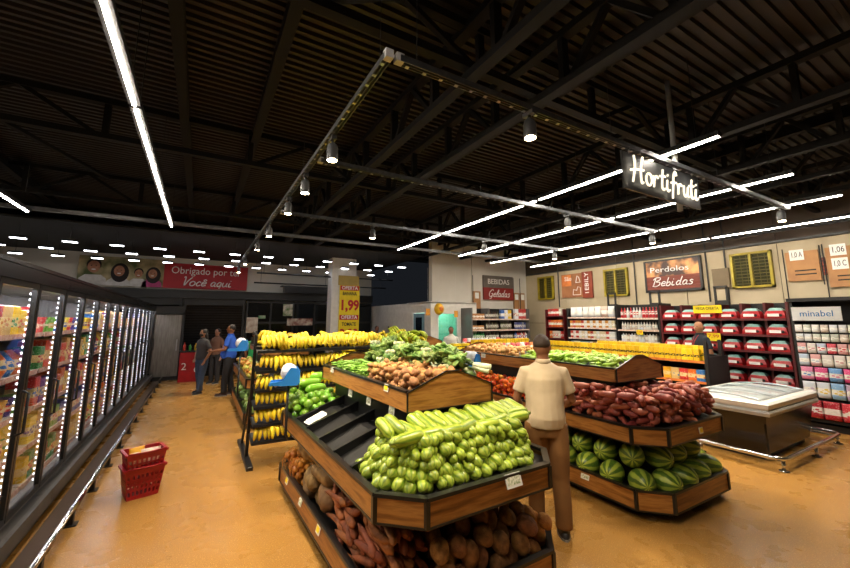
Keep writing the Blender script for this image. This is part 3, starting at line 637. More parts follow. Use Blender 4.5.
for u in range(5):
    y0 = 3.0 + u*2.31; y1 = y0 + 2.31
    r = thing('glass_door_freezer', ['nearest glass door freezer at the left edge of the photo', 'second glass door freezer from the front', 'third glass door freezer along the left aisle', 'fourth glass door freezer along the left aisle', 'farthest glass door freezer next to the steel door'][u], 'freezer', (-1.7, (y0+y1)/2, 0), 0, 'row of glass door freezers')
    part('body', MB().box(-2.2, -2.12, y0, y1, .05, 2.3).box(-2.12, XD-.04, y0, y1, .2, .27).box(-2.12, XD-.04, y0, y1, 2.18, 2.3), mat('freezer_liner', '#77736c', rough=.5), r)
    part('header', MB().box(XD-.06, XD+.02, y0+.004, y1-.004, 2.18, 2.31).box(XD-.06, XD+.03, y0+.004, y1-.004, 2.29, 2.32), BLACKG, r)
    part('kick_plate', MB().box(XD-.1, XD+.06, y0+.003, y1-.003, .03, .2), GREY, r); part('bumper', MB().box(XD+.06, XD+.1, y0+.003, y1-.003, .12, .24), mat('bumper_grey', '#6b6761', '#5d5954', 5, .35, .3), r)
    for k in range(5): part('shelf', MB().box(-2.1, XD-.14, y0+.02, y1-.02, .29+k*.36, .305+k*.36), SHELFW, r); part('price_rail', MB().box(XD-.14, XD-.132, y0+.02, y1-.02, .27+k*.36, .315+k*.36), RAILT, r)
    for d in range(3):
        a = y0 + d*.77 + .008; b = a + .754
        f = MB(); f.box(XD-.035, XD, a, a+.035, .27, 2.18); f.box(XD-.035, XD, b-.035, b, .27, 2.18); f.box(XD-.035, XD, a+.035, b-.035, .27, .315); f.box(XD-.035, XD, a+.035, b-.035, 2.135, 2.18)
        o = part('door', f, ALU, r)
        part('pane', MB().box(XD-.02, XD-.014, a+.035, b-.035, .315, 2.135), GLASS, o)
        part('handle', MB().tube([(XD, b-.06, .95), (XD+.045, b-.06, .97), (XD+.045, b-.06, 1.28), (XD, b-.06, 1.3)], .011, 8), BLACK, o, True)
        part('led_strip', dots(a), FDOT, r)
    part('led_strip', MB().box(XD-.13, XD-.07, y0+.03, y1-.03, 2.165, 2.178), FLED, r)
    for k in range(5):
        y = y0 + .1
        while y < y1 - .12:
            kind = ['box','bag','box','bag','tub'][k] if (u+k) % 2 else ['bag','box','tub','box','box'][k]
            w_ = rr.choice([.13,.16,.19]); h_ = rr.choice([.22,.25,.28]); d_ = .22
            if kind == 'tub': w_ = .15; h_ = .16
            if y + w_ > y1 - .06: break
            me = boxmesh(kind, w_, d_ if kind != 'tub' else w_, h_, PK[(k + u) % 3])
            o = link('frozen_product', me, None, (XD-.27 - (.0 if kind != 'tub' else -.03), y + w_/2, .305 + k*.36), (0, 0, PI/2))
            tag(o, 'frozen food pack on the %s shelf of the %s glass door freezer' % (['bottom','second lowest','middle','second highest','top'][k], ['nearest','second','third','fourth','farthest'][u]), 'food pack', 'frozen packs, freezer %d shelf %d' % (u+1, k+1))
            if kind == 'tub' or k in (0,):
                pass
            y += w_ + .012
# floor rail in front of the freezers
r = thing('bumper_rail', 'long steel floor rail guarding the freezer fronts', 'rail', (-.88, 8.6, 0))
part('tube', MB().cyl((-.9, 2.9, .13), (-.88, 14.45, .13), .025, n=10), CHROME, r, True)
part('plinth', MB().box(-1.1, -.93, 2.9, 14.45, 0, .03), mat('plinth_brown', '#4a3520', rough=.5), r)
for i in range(14): y = 3.3 + i*.83; part('foot', MB().box(-.92, -.87, y-.03, y+.03, 0, .115).box(-.95, -.84, y-.05, y+.05, 0, .012), BLACK, r)

# ============================================================ RED SHOPPING BASKETS
def basket(parent_loc, rz, z, label, squash=1.0):
    r = thing('shopping_basket', label, 'basket', (parent_loc[0], parent_loc[1], z), rz, 'stacked red shopping baskets')
    L0, W0, L1, W1, H = .27, .22, .35, .28, .3
    bm = MB(); bm.box(-L0/2, L0/2, -W0/2, W0/2, 0, .012); lpart('base', bm, REDPL, r)
    def side(p0, p1, q0, q1):
        p0, p1, q0, q1 = map(Vector, (p0, p1, q0, q1)); mb = MB()
        P = lambda s, t: (p0.lerp(p1, s)).lerp(q0.lerp(q1, s), t)
        nrm = (p1-p0).cross(q0-p0).normalized()*.004
        def strip(s0, s1, t0, t1):
            c = [P(s0,t0), P(s1,t0), P(s1,t1), P(s0,t1)]
            mb.prism([tuple(x-nrm) for x in c], tuple(nrm*2))
        strip(0,1,0,.14); strip(0,1,.82,1)
        for t in (.32, .5, .66): strip(0, 1, t-.035, t+.035)
        n_ = max(5, int((p1-p0).length/.032))
        for i in range(n_+1): s = i/n_; strip(max(0, s-.14/n_*1.6), min(1, s+.14/n_*1.6), .14, .82)
        lpart('side', mb, REDPL, r)
    lo = [(-L0/2,-W0/2,0),(L0/2,-W0/2,0),(L0/2,W0/2,0),(-L0/2,W0/2,0)]; hi = [(-L1/2,-W1/2,H),(L1/2,-W1/2,H),(L1/2,W1/2,H),(-L1/2,W1/2,H)]
    for i in range(4): side(lo[i], lo[(i+1)%4], hi[i], hi[(i+1)%4])
    pts = [(-L1/2-.005,-W1/2-.005,H),(L1/2+.005,-W1/2-.005,H),(L1/2+.005,W1/2+.005,H),(-L1/2-.005,W1/2+.005,H)]; mb = MB()
    for i in range(4): bar(mb, pts[i], pts[(i+1)%4], .028, .022)
    lpart('rim', mb, REDPL, r)
    lpart('handle', MB().tube([(-L1/2, -W1/2-.0, H), (-L1/2+.01, -W1/2-.022, H+.02), (0, -W1/2-.03, H+.015), (L1/2-.01, -W1/2-.022, H+.02), (L1/2, -W1/2, H)], .008, 6), REDPL, r, True)
    return r
bl = (-.42, 5.42); ba = .3
basket(bl, ba, .0, 'lower red plastic basket standing on the floor by the freezers'); basket(bl, ba, .155, 'upper red plastic basket holding wrapped groceries')
def inb(x, y, z): q = Matrix.Rotation(ba, 3, 'Z') @ Vector((x, y, 0)); return (bl[0]+q.x, bl[1]+q.y, z)
bagm = mat('pink_wrap', '#d9c3b4', '#b98f7c', 18, .3)
o = link('food_package', boxmesh('bag', .2, .16, .16, bagm), None, inb(.06, .02, .3), (0, 0, ba)); tag(o, 'clear pinkish bag in the upper red basket', 'package')
o = link('food_package', boxmesh('bag', .15, .12, .19, mat('yellow_wrap', '#e6b81e', '#d99a12', 14, .35)), None, inb(-.06, .04, .3), (0, 0, ba+.2)); tag(o, 'yellow bag in the upper red basket', 'package')
o = link('food_package', boxmesh('box', .09, .1, .15, mat('cream_wrap', '#efe4cf', '#d88a3a', 14, .4)), None, inb(-.09, -.06, .3), (0, 0, ba)); tag(o, 'small white and orange pack in the upper red basket', 'package')

# ============================================================ PRODUCE DISPLAYS
LIP = mat('lip_black', '#1a1a1a', rough=.3)
TAGW = mat('tag_white', '#e8e8e2', rough=.4); TAGP = mat('tag_print', '#8b9a6a', '#efeede', 60, .5)
def octo(x0, x1, y0, y1, c): return [(x0+c,y0),(x1-c,y0),(x1,y0+c),(x1,y1-c),(x1-c,y1),(x0+c,y1),(x0,y1-c),(x0,y0+c)]
def ring_panels(r, P, z0, z1, lip=True):
    """wood boards round an eight-sided tier, black corner strips and a black lip"""
    cx = sum(p[0] for p in P)/8; cy_ = sum(p[1] for p in P)/8
    lp = MB()
    for i in range(8):
        a, b = Vector(P[i]), Vector(P[(i+1) % 8]); d = (b-a).normalized(); nr = Vector((d.y, -d.x))
        q = [a, b, b - nr*.02, a - nr*.02]
        o = part('board', MB().prism([(v.x, v.y, z0) for v in q], (0, 0, z1-z0)), (WOODD if d.x*d.y < 0 else WOODE) if abs(d.x*d.y) > .1 else WOODX if abs(d.x) > abs(d.y) else WOODY, r)
        part('corner_strip', MB().box(a.x-.014, a.x+.014, a.y-.014, a.y+.014, z0-.004, z1+.004), LIP, r)
        q = [a + nr*.012, b + nr*.012, b - nr*.035, a - nr*.035]
        lp.prism([(v.x, v.y, z1) for v in q], (0, 0, .022))
        q = [a + nr*.006, b + nr*.006, b - nr*.02, a - nr*.02]
        lp.prism([(v.x, v.y, z0-.012) for v in q], (0, 0, .012))
    part('lip', lp, LIP, r)
RUN, RISE = .38, .15
def display(label, x0, x1, y0, y1, tops=True, top_rect=None, group='wooden produce displays'):
    r = thing('produce_display', label, 'display stand', ((x0+x1)/2, (y0+y1)/2, 0), 0, group)
    P = octo(x0, x1, y0, y1, .23)
    part('plinth', MB().prism([(a, b, 0) for a, b in octo(x0+.14, x1-.14, y0+.14, y1-.14, .2)], (0, 0, .1)), BLACK, r)
    part('lower_deck', MB().prism([(a, b, .1) for a, b in octo(x0+.02, x1-.02, y0+.02, y1-.02, .22)], (0, 0, .09)), TRAY, r)
    ring_panels(r, P, .1, .26)
    ix0, ix1, iy0, iy1 = x0+.45, x1-.45, y0+.55, y1-.55
    part('column', MB().box(ix0, ix1, iy0, iy1, .19, .69), BLACK, r)
    ring_panels(r, P, .69, .83)
    A = octo(x0+.02, x1-.02, y0+.02, y1-.02, .22); B = octo(x0+RUN, x1-RUN, y0+RUN, y1-RUN, .23-.586*RUN+.02 if .23-.586*RUN > 0 else .012)
    part('middle_deck', MB().loft([[(a, b, .69) for a, b in A], [(a, b, .79) for a, b in A], [(a, b, .79+RISE) for a, b in B]]), TRAY, r)
    if top_rect:
        tx0, tx1, ty0, ty1 = top_rect; xm = (tx0+tx1)/2
        part('upper_column', MB().box(tx0+.12, tx1-.12, ty0+.12, ty1-.12, .79, 1.2), BLACK, r)
        part('upper_deck', MB().prism([(tx0, ty0+.02, 1.2), (tx1, ty0+.02, 1.2), (tx1, ty0+.02, 1.27), (xm, ty0+.02, 1.40), (tx0, ty0+.02, 1.27)], (0, ty1-ty0-.04, 0)), TRAY, r)
        for x, s in ((tx0, -1), (tx1, 1)):
            part('board', MB().box(x-.02*(s < 0), x+.02*(s > 0), ty0, ty1, 1.2, 1.335), WOODY, r)
            part('lip', MB().box(x-.025*(s < 0)-.02*(s > 0), x+.025*(s > 0)+.02*(s < 0), ty0+.02, ty1-.02, 1.335, 1.352), LIP, r)
        for y, s in ((ty0, 1), (ty1-.02, 1)):
            part('gable_board', MB().prism([(tx0-.02, y, 1.2), (tx1+.02, y, 1.2), (tx1+.02, y, 1.34), (xm+.06, y, 1.47), (xm-.06, y, 1.47), (tx0-.02, y, 1.34)], (0, .02, 0)), WOODX, r)
            e = MB(); pts = [(tx0-.022, y-.003, 1.2), (tx1+.022, y-.003, 1.2), (tx1+.022, y-.003, 1.343), (xm+.062, y-.003, 1.474), (xm-.062, y-.003, 1.474), (tx0-.022, y-.003, 1.343), (tx0-.022, y-.003, 1.2)]
            for i in range(6): bar(e, pts[i], pts[i+1], .012, .008)
            part('gable_trim', e, LIP, r)
    return r
def pricetag(r, x, y, z, rz, tilt=.25, w_=.075, h_=.05, yellow=False):
    o = lpart('price_tag', MB().box(-w_/2, w_/2, -.003, .003, 0, h_), TAGW, r, loc=(x - r.location.x, y - r.location.y, z), rot=(-tilt, 0, rz))
    lpart('printed_label', MB().box(-w_*.4, w_*.4, -.0045, -.003, h_*.2, h_*.85), YPAPER if yellow else TAGP, o)
D1 = (.945, 2.45, 2.07, 5.03); T1 = (1.36, 2.14, 2.6, 4.66)
D2 = (3.7, 5.22, 2.12, 6.0); T2 = (3.98, 4.84, 2.63, 5.6)
d1 = display('wooden produce display with empty black trays, zucchini and roots', *D1, top_rect=T1)
d2 = display('wooden produce display with sweet potatoes above watermelons', *D2, top_rect=T2)
D4 = (.78, 2.2, 7.3, 10.6); d4 = display('wooden produce display behind the banana rack near the aisle', *D4, top_rect=(1.1, 1.9, 7.8, 10.1))
D5 = (4.3, 5.7, 7.9, 10.1); d5 = display('farther wooden produce display with a peaked end board', *D5, top_rect=(4.5, 5.35, 8.3, 9.8))
# trays on the left side of the first display: dividers and rims over the sloping deck
def deckz(x, y, D):
    d = min(x-D[0], D[1]-x, y-D[2], D[3]-y, ((x-D[0])+(y-D[2])-.23)/1.414, ((D[1]-x)+(y-D[2])-.23)/1.414, ((x-D[0])+(D[3]-y)-.23)/1.414, ((D[1]-x)+(D[3]-y)-.23)/1.414)
    return .79 + RISE*max(0, min(d, RUN))/RUN
for i, y in enumerate((2.72, 3.1, 3.48, 3.88, 4.28)):
    part('divider', MB().prism([(.97, y, .80), (1.5, y, .96), (1.5, y, 1.04), (.97, y, .855)], (0, .02, 0)), TRAY, d1)
    part('divider_rim', bar(MB(), (.965, y+.01, .862), (1.5, y+.01, 1.045), .034, .012), LIP, d1)
part('tray_back', MB().box(1.485, 1.5, 2.6, 4.6, .93, 1.2), TRAY, d1)
for y in (2.9, 3.35, 3.8): pricetag(d1, 1.36, y, 1.12, -PI/2, .1, .09, .085)
for y in (2.95, 4.3): pricetag(d1, 1.335, y, 1.3, -PI/2, .1, .08, .055, y < 3.5)
pricetag(d1, 1.85, 2.04, .775, 0, .35, .14, .085); pricetag(d1, .92, 3.3, .2, -PI/2, .3, .08, .06, True); pricetag(d1, .92, 3.85, .2, -PI/2, .3, .08, .06); pricetag(d1, .92, 4.4, .2, -PI/2, .3, .08, .06, True)
pricetag(d2, 4.5, 2.1, .73, 0, .1, .07, .06, True); pricetag(d2, 3.68, 2.9, .19, -PI/2, .3, .1, .05); pricetag(d2, 3.72, 3.6, 1.0, -PI/2, .1, .12, .07, True); pricetag(d2, 3.95, 3.7, 1.29, -PI/2, .1, .1, .05); pricetag(d2, 3.95, 4.9, 1.28, -PI/2, .1, .1, .06)
pm = MB().box(-.1, .1, -.07, .07, 0, .006).box(-.07, .11, -.05, .075, .006, .011); o = link('paper_sheets', pm.mesh('paper_sheets', PAPER), None, (1.12, 4.13, .87), (0, -.37, .1)); tag(o, 'white paper sheets lying in the black tray beside the green avocados', 'paper')

# ------------------------------------------------------------ piling of produce
class Pile:
    def __init__(s): s.c = np.zeros((0, 4))
    def z_at(s, x, y, offs, r, floor):
        """lowest height at which a body made of spheres offs rests on the bed and on what already lies there"""
        z = -9
        for ox, oy, oz, rr_ in offs:
            px, py = x + ox, y + oy
            z = max(z, floor(px, py) + rr_ - oz)
            if len(s.c):
                d2_ = (s.c[:,0]-px)**2 + (s.c[:,1]-py)**2; R_ = s.c[:,3] + rr_; k = d2_ < R_*R_
                if k.any(): z = max(z, float((s.c[k,2] + np.sqrt(R_[k]**2 - d2_[k])).max()) - oz)
        return z
    def put(s, x, y, z, offs): s.c = np.vstack([s.c, [(x+a, y+b, z+c, r) for a, b, c, r in offs]])
def rotm(rot): return Euler(rot).to_matrix()
def heap(name, label, cat, group, meshes, n, sample, floor, spheres, rots, seed, tries=14, pile=None, zmax=None, fit=.9, scale=(.9, 1.1)):
    """let n bodies come to rest one after the other; sample(rnd) -> x, y ; rots(rnd, x, y) -> euler"""
    rd = random.Random(seed); pile = pile or Pile(); out = []
    for i in range(n):
        best = None; sc = rd.uniform(*scale)
        for t in range(tries):
            x, y = sample(rd); rot = rots(rd, x, y); R_ = rotm(rot)
            offs = []
            for o_, rr_ in spheres:
                q = R_ @ Vector(o_); offs.append((q.x*sc, q.y*sc, q.z*sc, rr_*sc*fit))
            z = pile.z_at(x, y, offs, 0, floor)
            if zmax and z > zmax(x, y): continue
            if best is None or z < best[0]: best = (z, x, y, rot, offs)
        if best is None: continue
        z, x, y, rot, offs = best; pile.put(x, y, z, offs)
        m = meshes[rd.randrange(len(meshes))] if isinstance(meshes, list) else meshes
        if isinstance(m, bpy.types.Mesh): o = link(name, m, None, (x, y, z), rot, (sc, sc, sc))
        else:
            o = copy_tree(m); o.location = (x, y, z); o.rotation_euler = rot; o.scale = (sc, sc, sc)
        tag(o, label if isinstance(label, str) else label(x, y, z), cat, group); out.append(o)
    return out, pile
def rect(x0, x1, y0, y1): return lambda rd: (rd.uniform(x0, x1), rd.uniform(y0, y1))
def capsule(L, r, k=3): return [((-L/2 + r + (L-2*r)*i/(k-1), 0, 0), r) for i in range(k)]
def wob(seed, amp, f=3):
    rd = random.Random(seed); ph = [rd.uniform(0, 6.28) for _ in range(6)]
    return lambda d: 1 + amp*(math.sin(f*d.x+ph[0])*math.sin(f*d.y+ph[1]) + .6*math.sin(f*1.7*d.z+ph[2]+d.x*2))
def fruit(mname, rad, m, seed=0, amp=.05, shape=None, nu=14, nv=9, stem=None, f=3):
    w_ = wob(seed, amp, f)
    def fn(q, d):
        q = q * w_(d)
        return shape(q, d) if shape else q
    mb = MB().ball((0,0,0), rad, nv=nv, nu=nu, fn=fn)
    return mb.mesh(mname, m, True)
def xaxis(q): return Vector((q.z, q.x, q.y))       # long axis of a z-lathed shape onto local x
def longfruit(mname, L, r, m, bend=0.0, taper=0.0, seed=0, n=12, seg=9, lump=.0, blunt=.45, tips=.15):
    rd = random.Random(seed); pts = []; rs = []
    for i in range(seg+1):
        t = i/seg; u = 2*t-1
        pr = (1-abs(u)**(2/blunt if blunt > 0 else 2))**.5 if abs(u) < 1 else 0
        rs.append(max(r*tips*.4, r*pr*(1-taper*u)*(1+lump*(rd.random()-.5)))); pts.append((u*L/2, 0, bend*L*(u*u-.5) + lump*r*.3*(rd.random()-.5)))
    return MB().tube(pts, rs, n).mesh(mname, m, True)
def with_stem(name, body, stem_mb, m, key='stem'):
    """prototype thing: fruit body with its stem as a part; kept out of the scene until copied"""
    e = bpy.data.objects.new(name, body); s = bpy.data.objects.new(key, stem_mb.mesh(key, m, True)); s.parent = e; return e
ZUC = stripes('zucchini_skin', '#a0b03a', '#5f8420', 6, .3, .1, .3, .45, .2)
STEMG = mat('stem_green', '#8fa24a', '#6d7f2f', 40, .6)
zm = [with_stem('zucchini', longfruit('zucchini', .2, .036, ZUC, .03, -.12, i, 12, 11, .06, .42), MB().tube([(-.095, 0, .002), (-.115, 0, .006), (-.122, 0, .008)], [.012, .011, .013], 7), STEMG) for i in range(3)]
# front end: blunt ends towards the aisle, stacked like logs
rd = random.Random(3); pile1 = Pile()
F1 = lambda x, y: deckz(x, y, D1)
def zput(x, y, rot, sc, zmin=0):
    offs = []
    R_ = rotm(rot)
    for o_, r_ in capsule(.2, .034, 4): q = R_ @ Vector(o_); offs.append((q.x*sc, q.y*sc, q.z*sc, r_*sc*.95))
    z = max(pile1.z_at(x, y, offs, 0, F1), zmin); pile1.put(x, y, z, offs)
    o = copy_tree(zm[rd.randrange(3)]); o.location = (x, y, z); o.rotation_euler = rot; o.scale = (sc, sc, sc)
    tag(o, 'striped green zucchini heaped on the front of the first display', 'zucchini', 'zucchini heap on the first display')
def zfix(x, y, z, rot, sc):
    pile1.put(x, y, z, [(0, 0, 0, .03)])
    o = copy_tree(zm[rd.randrange(3)]); o.location = (x, y, z); o.rotation_euler = rot; o.scale = (sc, sc, sc)
    tag(o, 'striped green zucchini heaped on the front of the first display', 'zucchini', 'zucchini heap on the first display')
path = [Vector(p) for p in ((1.0, 2.78), (1.0, 2.36), (1.22, 2.14), (2.17, 2.14), (2.385, 2.36), (2.385, 2.66))]
cum = [0]
for a_, b_ in zip(path, path[1:]): cum.append(cum[-1] + (b_-a_).length)
def on_path(s_):
    for i in range(len(path)-1):
        if s_ <= cum[i+1] + 1e-6:
            d_ = (path[i+1]-path[i]).normalized(); return path[i] + d_*(s_-cum[i]), math.atan2(d_.x, -d_.y)
for j in range(5):
    s_ = .04 + .036*(j % 2) + .015*j
    while s_ < cum[-1] - .03*j:
        q, yaw = on_path(s_); yaw += rd.uniform(-.12, .12)
        # blend the heading near the corners so neighbours fan out
        q2, y2 = on_path(min(cum[-1], s_+.12)); q3, y3 = on_path(max(0, s_-.12)); m_ = math.atan2(math.sin(yaw)+math.sin(y2)+math.sin(y3), math.cos(yaw)+math.cos(y2)+math.cos(y3))
        sc = rd.uniform(.85, 1.3); c_ = q + Vector((math.cos(m_), math.sin(m_)))*(.1*sc + .028*j + rd.uniform(-.022, .022))
        zfix(c_.x, c_.y, .845 + .018 + j*.056 + rd.uniform(-.014, .014), (rd.uniform(0, 6), .22 + rd.uniform(-.08, .08), m_ + PI + rd.uniform(-.15, .15)), sc); s_ += .064*sc + rd.uniform(0, .012)
for i in range(7): zfix(1.2 + i*.165, 2.34 + rd.uniform(-.02, .03), 1.11 + rd.uniform(-.01, .01), (rd.uniform(0, 6), rd.uniform(-.08, .08), rd.uniform(-.35, .35)), rd.uniform(1, 1.2))
for i in range(17):
    x = 1.13 + i*.075; y = 2.49 + (.06 if i < 2 else 0)
    zfix(x, y + rd.uniform(-.015, .015), 1.125 + rd.uniform(-.01, .03), (rd.uniform(0, 6), -.3 + rd.uniform(-.12, .12), PI/2 + .28 + rd.uniform(-.25, .25)), rd.uniform(1.05, 1.35))
for i in range(5): zfix(2.26 + rd.uniform(-.02, .02), 2.42 + i*.085, 1.13, (rd.uniform(0, 6), 0, rd.uniform(-.2, .2)), 1.05)
# corn in husks behind the zucchini on the right side
CORN = stripes('corn_husk', '#a9c24a', '#6f9a2c', 9, .3, .1, .5, .3, .15)
cm = [longfruit('corn_cob', .26, .032, CORN, .06, .35, i, 10, 8, .1, .6) for i in range(2)]
heap('corn_cob', 'green husked corn cob on the right side of the first display', 'corn', 'corn cobs', cm, 26, rect(2.1, 2.36, 3.05, 3.75), F1, capsule(.26, .03, 4), lambda r_, x, y: (r_.uniform(0, 6), r_.uniform(-.15, .15), r_.uniform(-.35, .35)), 5, pile=pile1)
# green avocados and mangoes at the far left of the middle tier
AVO = mat('avocado_skin', '#6f9a2a', '#4c7d1c', 9, .28, rnd=.3); am = [fruit('avocado', (.05, .043, .043), AVO, i, .03, lambda q, d: Vector((q.x*(1.15 if d.x > 0 else 1), q.y*(1-.2*max(0, d.x)), q.z*(1-.2*max(0, d.x))))) for i in range(3)]
heap('avocado', 'glossy green avocado heaped at the far end of the empty trays', 'avocado', 'avocado heap', am, 70, rect(1.0, 1.46, 4.33, 4.88), F1, [((0,0,0), .045)], lambda r_, x, y: (r_.uniform(-.6, .6), r_.uniform(-.4, .4), r_.uniform(0, 6.28)), 8, 18)
BEANP = mat('green_papaya', '#8fbf3c', '#74a82c', 6, .3, rnd=.15)
heap('green_papaya', 'long pale green papaya beside the avocado heap', 'papaya', 'green papayas', [longfruit('green_papaya', .3, .05, BEANP, .05, .2, 3, 12, 9, .03, .5)], 6, rect(1.08, 1.4, 4.74, 4.9), lambda x, y: F1(x, y)+.13, capsule(.3, .048, 3), lambda r_, x, y: (r_.uniform(0, 6), 0, r_.uniform(-.5, .5)), 4)
# lower tier: onions in nets, yams, cassava, coconuts
FL = lambda x, y: .19
ONI = mat('onion_skin', '#c9822e', '#a8601d', 16, .35, rnd=.2)
def onion(i): return fruit('onion', (.036, .036, .033), ONI, i, .02, lambda q, d: Vector((q.x, q.y, q.z + (.01 if d.z > .9 else 0))), 10, 7)
om = [onion(i) for i in range(2)]
NET = mat('orange_net', '#d98a2a', rough=.6)
for b, (bx, by) in enumerate(((1.08, 4.62), (1.1, 4.36))):
    r = thing('onion_net', ['bulging net of onions at the far corner of the lower shelf', 'net of onions beside the big yams on the lower shelf'][b], 'onions', (bx, by, .19))
    P_ = Pile(); rd2 = random.Random(b)
    for i in range(26):
        best = None
        for t in range(10):
            a, q = rd2.uniform(0, 6.28), .1*math.sqrt(rd2.random()); z = P_.z_at(q*math.cos(a), q*math.sin(a), [(0,0,0,.033)], 0, lambda x, y: 0)
            if best is None or z < best[0]: best = (z, q*math.cos(a), q*math.sin(a))
        P_.put(best[1], best[2], best[0], [(0,0,0,.033)]); link('onion', om[i % 2], r, (best[1], best[2], best[0]), (rd2.uniform(-.5, .5), rd2.uniform(-.5, .5), rd2.uniform(0, 6)))
    H_ = .25; nt = MB()
    for k in range(14):
        a = 2*PI*k/14
        for sgn in (1, -1): nt.tube([((.148*math.sin(PI*(.12+.8*t/8))+.01)*math.cos(a+sgn*t*.14), (.148*math.sin(PI*(.12+.8*t/8))+.01)*math.sin(a+sgn*t*.14), H_*t/8*1.15) for t in range(9)], .0016, 3)
    lpart('net', nt, NET, r)
YAM = mat('yam_skin', '#94713f', '#6b4f2b', 14, .75, rnd=.15, bump=.5, bscale=60)
ym_ = [longfruit('yam', .38, .066, YAM, .06, .15, i, 12, 10, .35, .5) for i in range(3)]
pile2 = Pile()
heap('yam', 'thick greyish brown yam on the lower shelf beside the onions', 'yam', 'big yams', ym_, 13, rect(1.04, 1.2, 3.52, 4.22), FL, capsule(.34, .068, 3), lambda r_, x, y: (r_.uniform(0, 6), 0, PI/2 + r_.uniform(-.35, .35)), 6, pile=pile2, scale=(1, 1.25))
CAS = mat('cassava_skin', '#9c5527', '#703818', 12, .7, rnd=.2, bump=.4, bscale=50)
cs = [longfruit('cassava', .3, .026, CAS, .1*(i % 2), .35, i+4, 10, 9, .25, .55) for i in range(4)]
heap('cassava', 'reddish brown cassava root heaped on the lower shelf', 'cassava', 'cassava heap', cs, 175, rect(1.01, 1.36, 2.42, 3.48), FL, capsule(.3, .025, 4), lambda r_, x, y: (r_.uniform(0, 6), r_.uniform(-.3, .3), PI/2 + r_.uniform(-.4, .3)), 9, pile=pile2, zmax=lambda x, y: .56)
COC = mat('coconut_husk', '#9a6638', '#6b4323', 18, .85, rnd=.25, bump=.8, bscale=70); COL = mat('coconut_light', '#cf8f40', '#a8682a', 18, .75, rnd=.15, bump=.6, bscale=70)
def coco(i, m): return fruit('coconut', (.07, .062, .062), m, i, .03, lambda q, d: Vector((q.x*(1.2 if d.x > .7 else 1), q.y, q.z)), 14, 9)
cc = [coco(i, COC) for i in range(3)]
heap('coconut', 'dark brown coconut heaped at the front of the lower shelf', 'coconut', 'brown coconuts', cc, 44, rect(1.33, 2.14, 2.17, 2.56), FL, [((.015,0,0), .06), ((-.015,0,0), .06)], lambda r_, x, y: (r_.uniform(0, 6), r_.uniform(.2, 1.2), r_.uniform(-2.2, -.9)), 10, pile=pile2, zmax=lambda x, y: .58)
heap('coconut', 'light orange brown coconut at the right front of the lower shelf', 'coconut', 'light coconuts', [coco(i+5, COL) for i in range(2)], 24, rect(2.04, 2.34, 2.2, 2.75), FL, [((0,0,0), .062)], lambda r_, x, y: (r_.uniform(0, 6), r_.uniform(.2, 1.2), r_.uniform(-2.2, -.9)), 12, pile=pile2, scale=(.78, .92), zmax=lambda x, y: .5)
# upper tier of display 1: okra, taro, bagged greens
def topz(T):
    xm = (T[0]+T[1])/2; hw = (T[1]-T[0])/2
    return lambda x, y: 1.40 - .13*abs(x-xm)/hw
U1 = topz(T1)
POD = mat('green_pod', '#7fa83a', '#5f8c28', 30, .4, rnd=.25)
ok = [longfruit('okra', .13, .0105, POD, .08*(1 if i else -1), .35, i, 7, 7, .1, .6) for i in range(3)]
heap('okra', 'green okra pod heaped on the upper left tray', 'okra', 'okra heap', ok, 260, rect(1.42, 1.74, 3.55, 4.48), U1, capsule(.13, .011, 3), lambda r_, x, y: (r_.uniform(0, 6), r_.uniform(-.2, .2), r_.uniform(0, 6.28)), 13, 10)
TAR = mat('taro_skin', '#b98a52', '#8f6334', 12, .7, rnd=.2, bump=.3, bscale=50)
tr = [fruit('taro', (.055, .038, .036), TAR, i, .09) for i in range(4)]
pile3 = Pile()
heap('taro', 'light brown taro root heaped on the upper tray', 'taro', 'taro heap', tr, 150, rect(1.42, 1.82, 2.66, 3.5), U1, [((.02,0,0), .036), ((-.02,0,0), .036)], lambda r_, x, y: (r_.uniform(0, 6), r_.uniform(-.4, .4), r_.uniform(0, 6.28)), 14, pile=pile3, scale=(.62, .88))
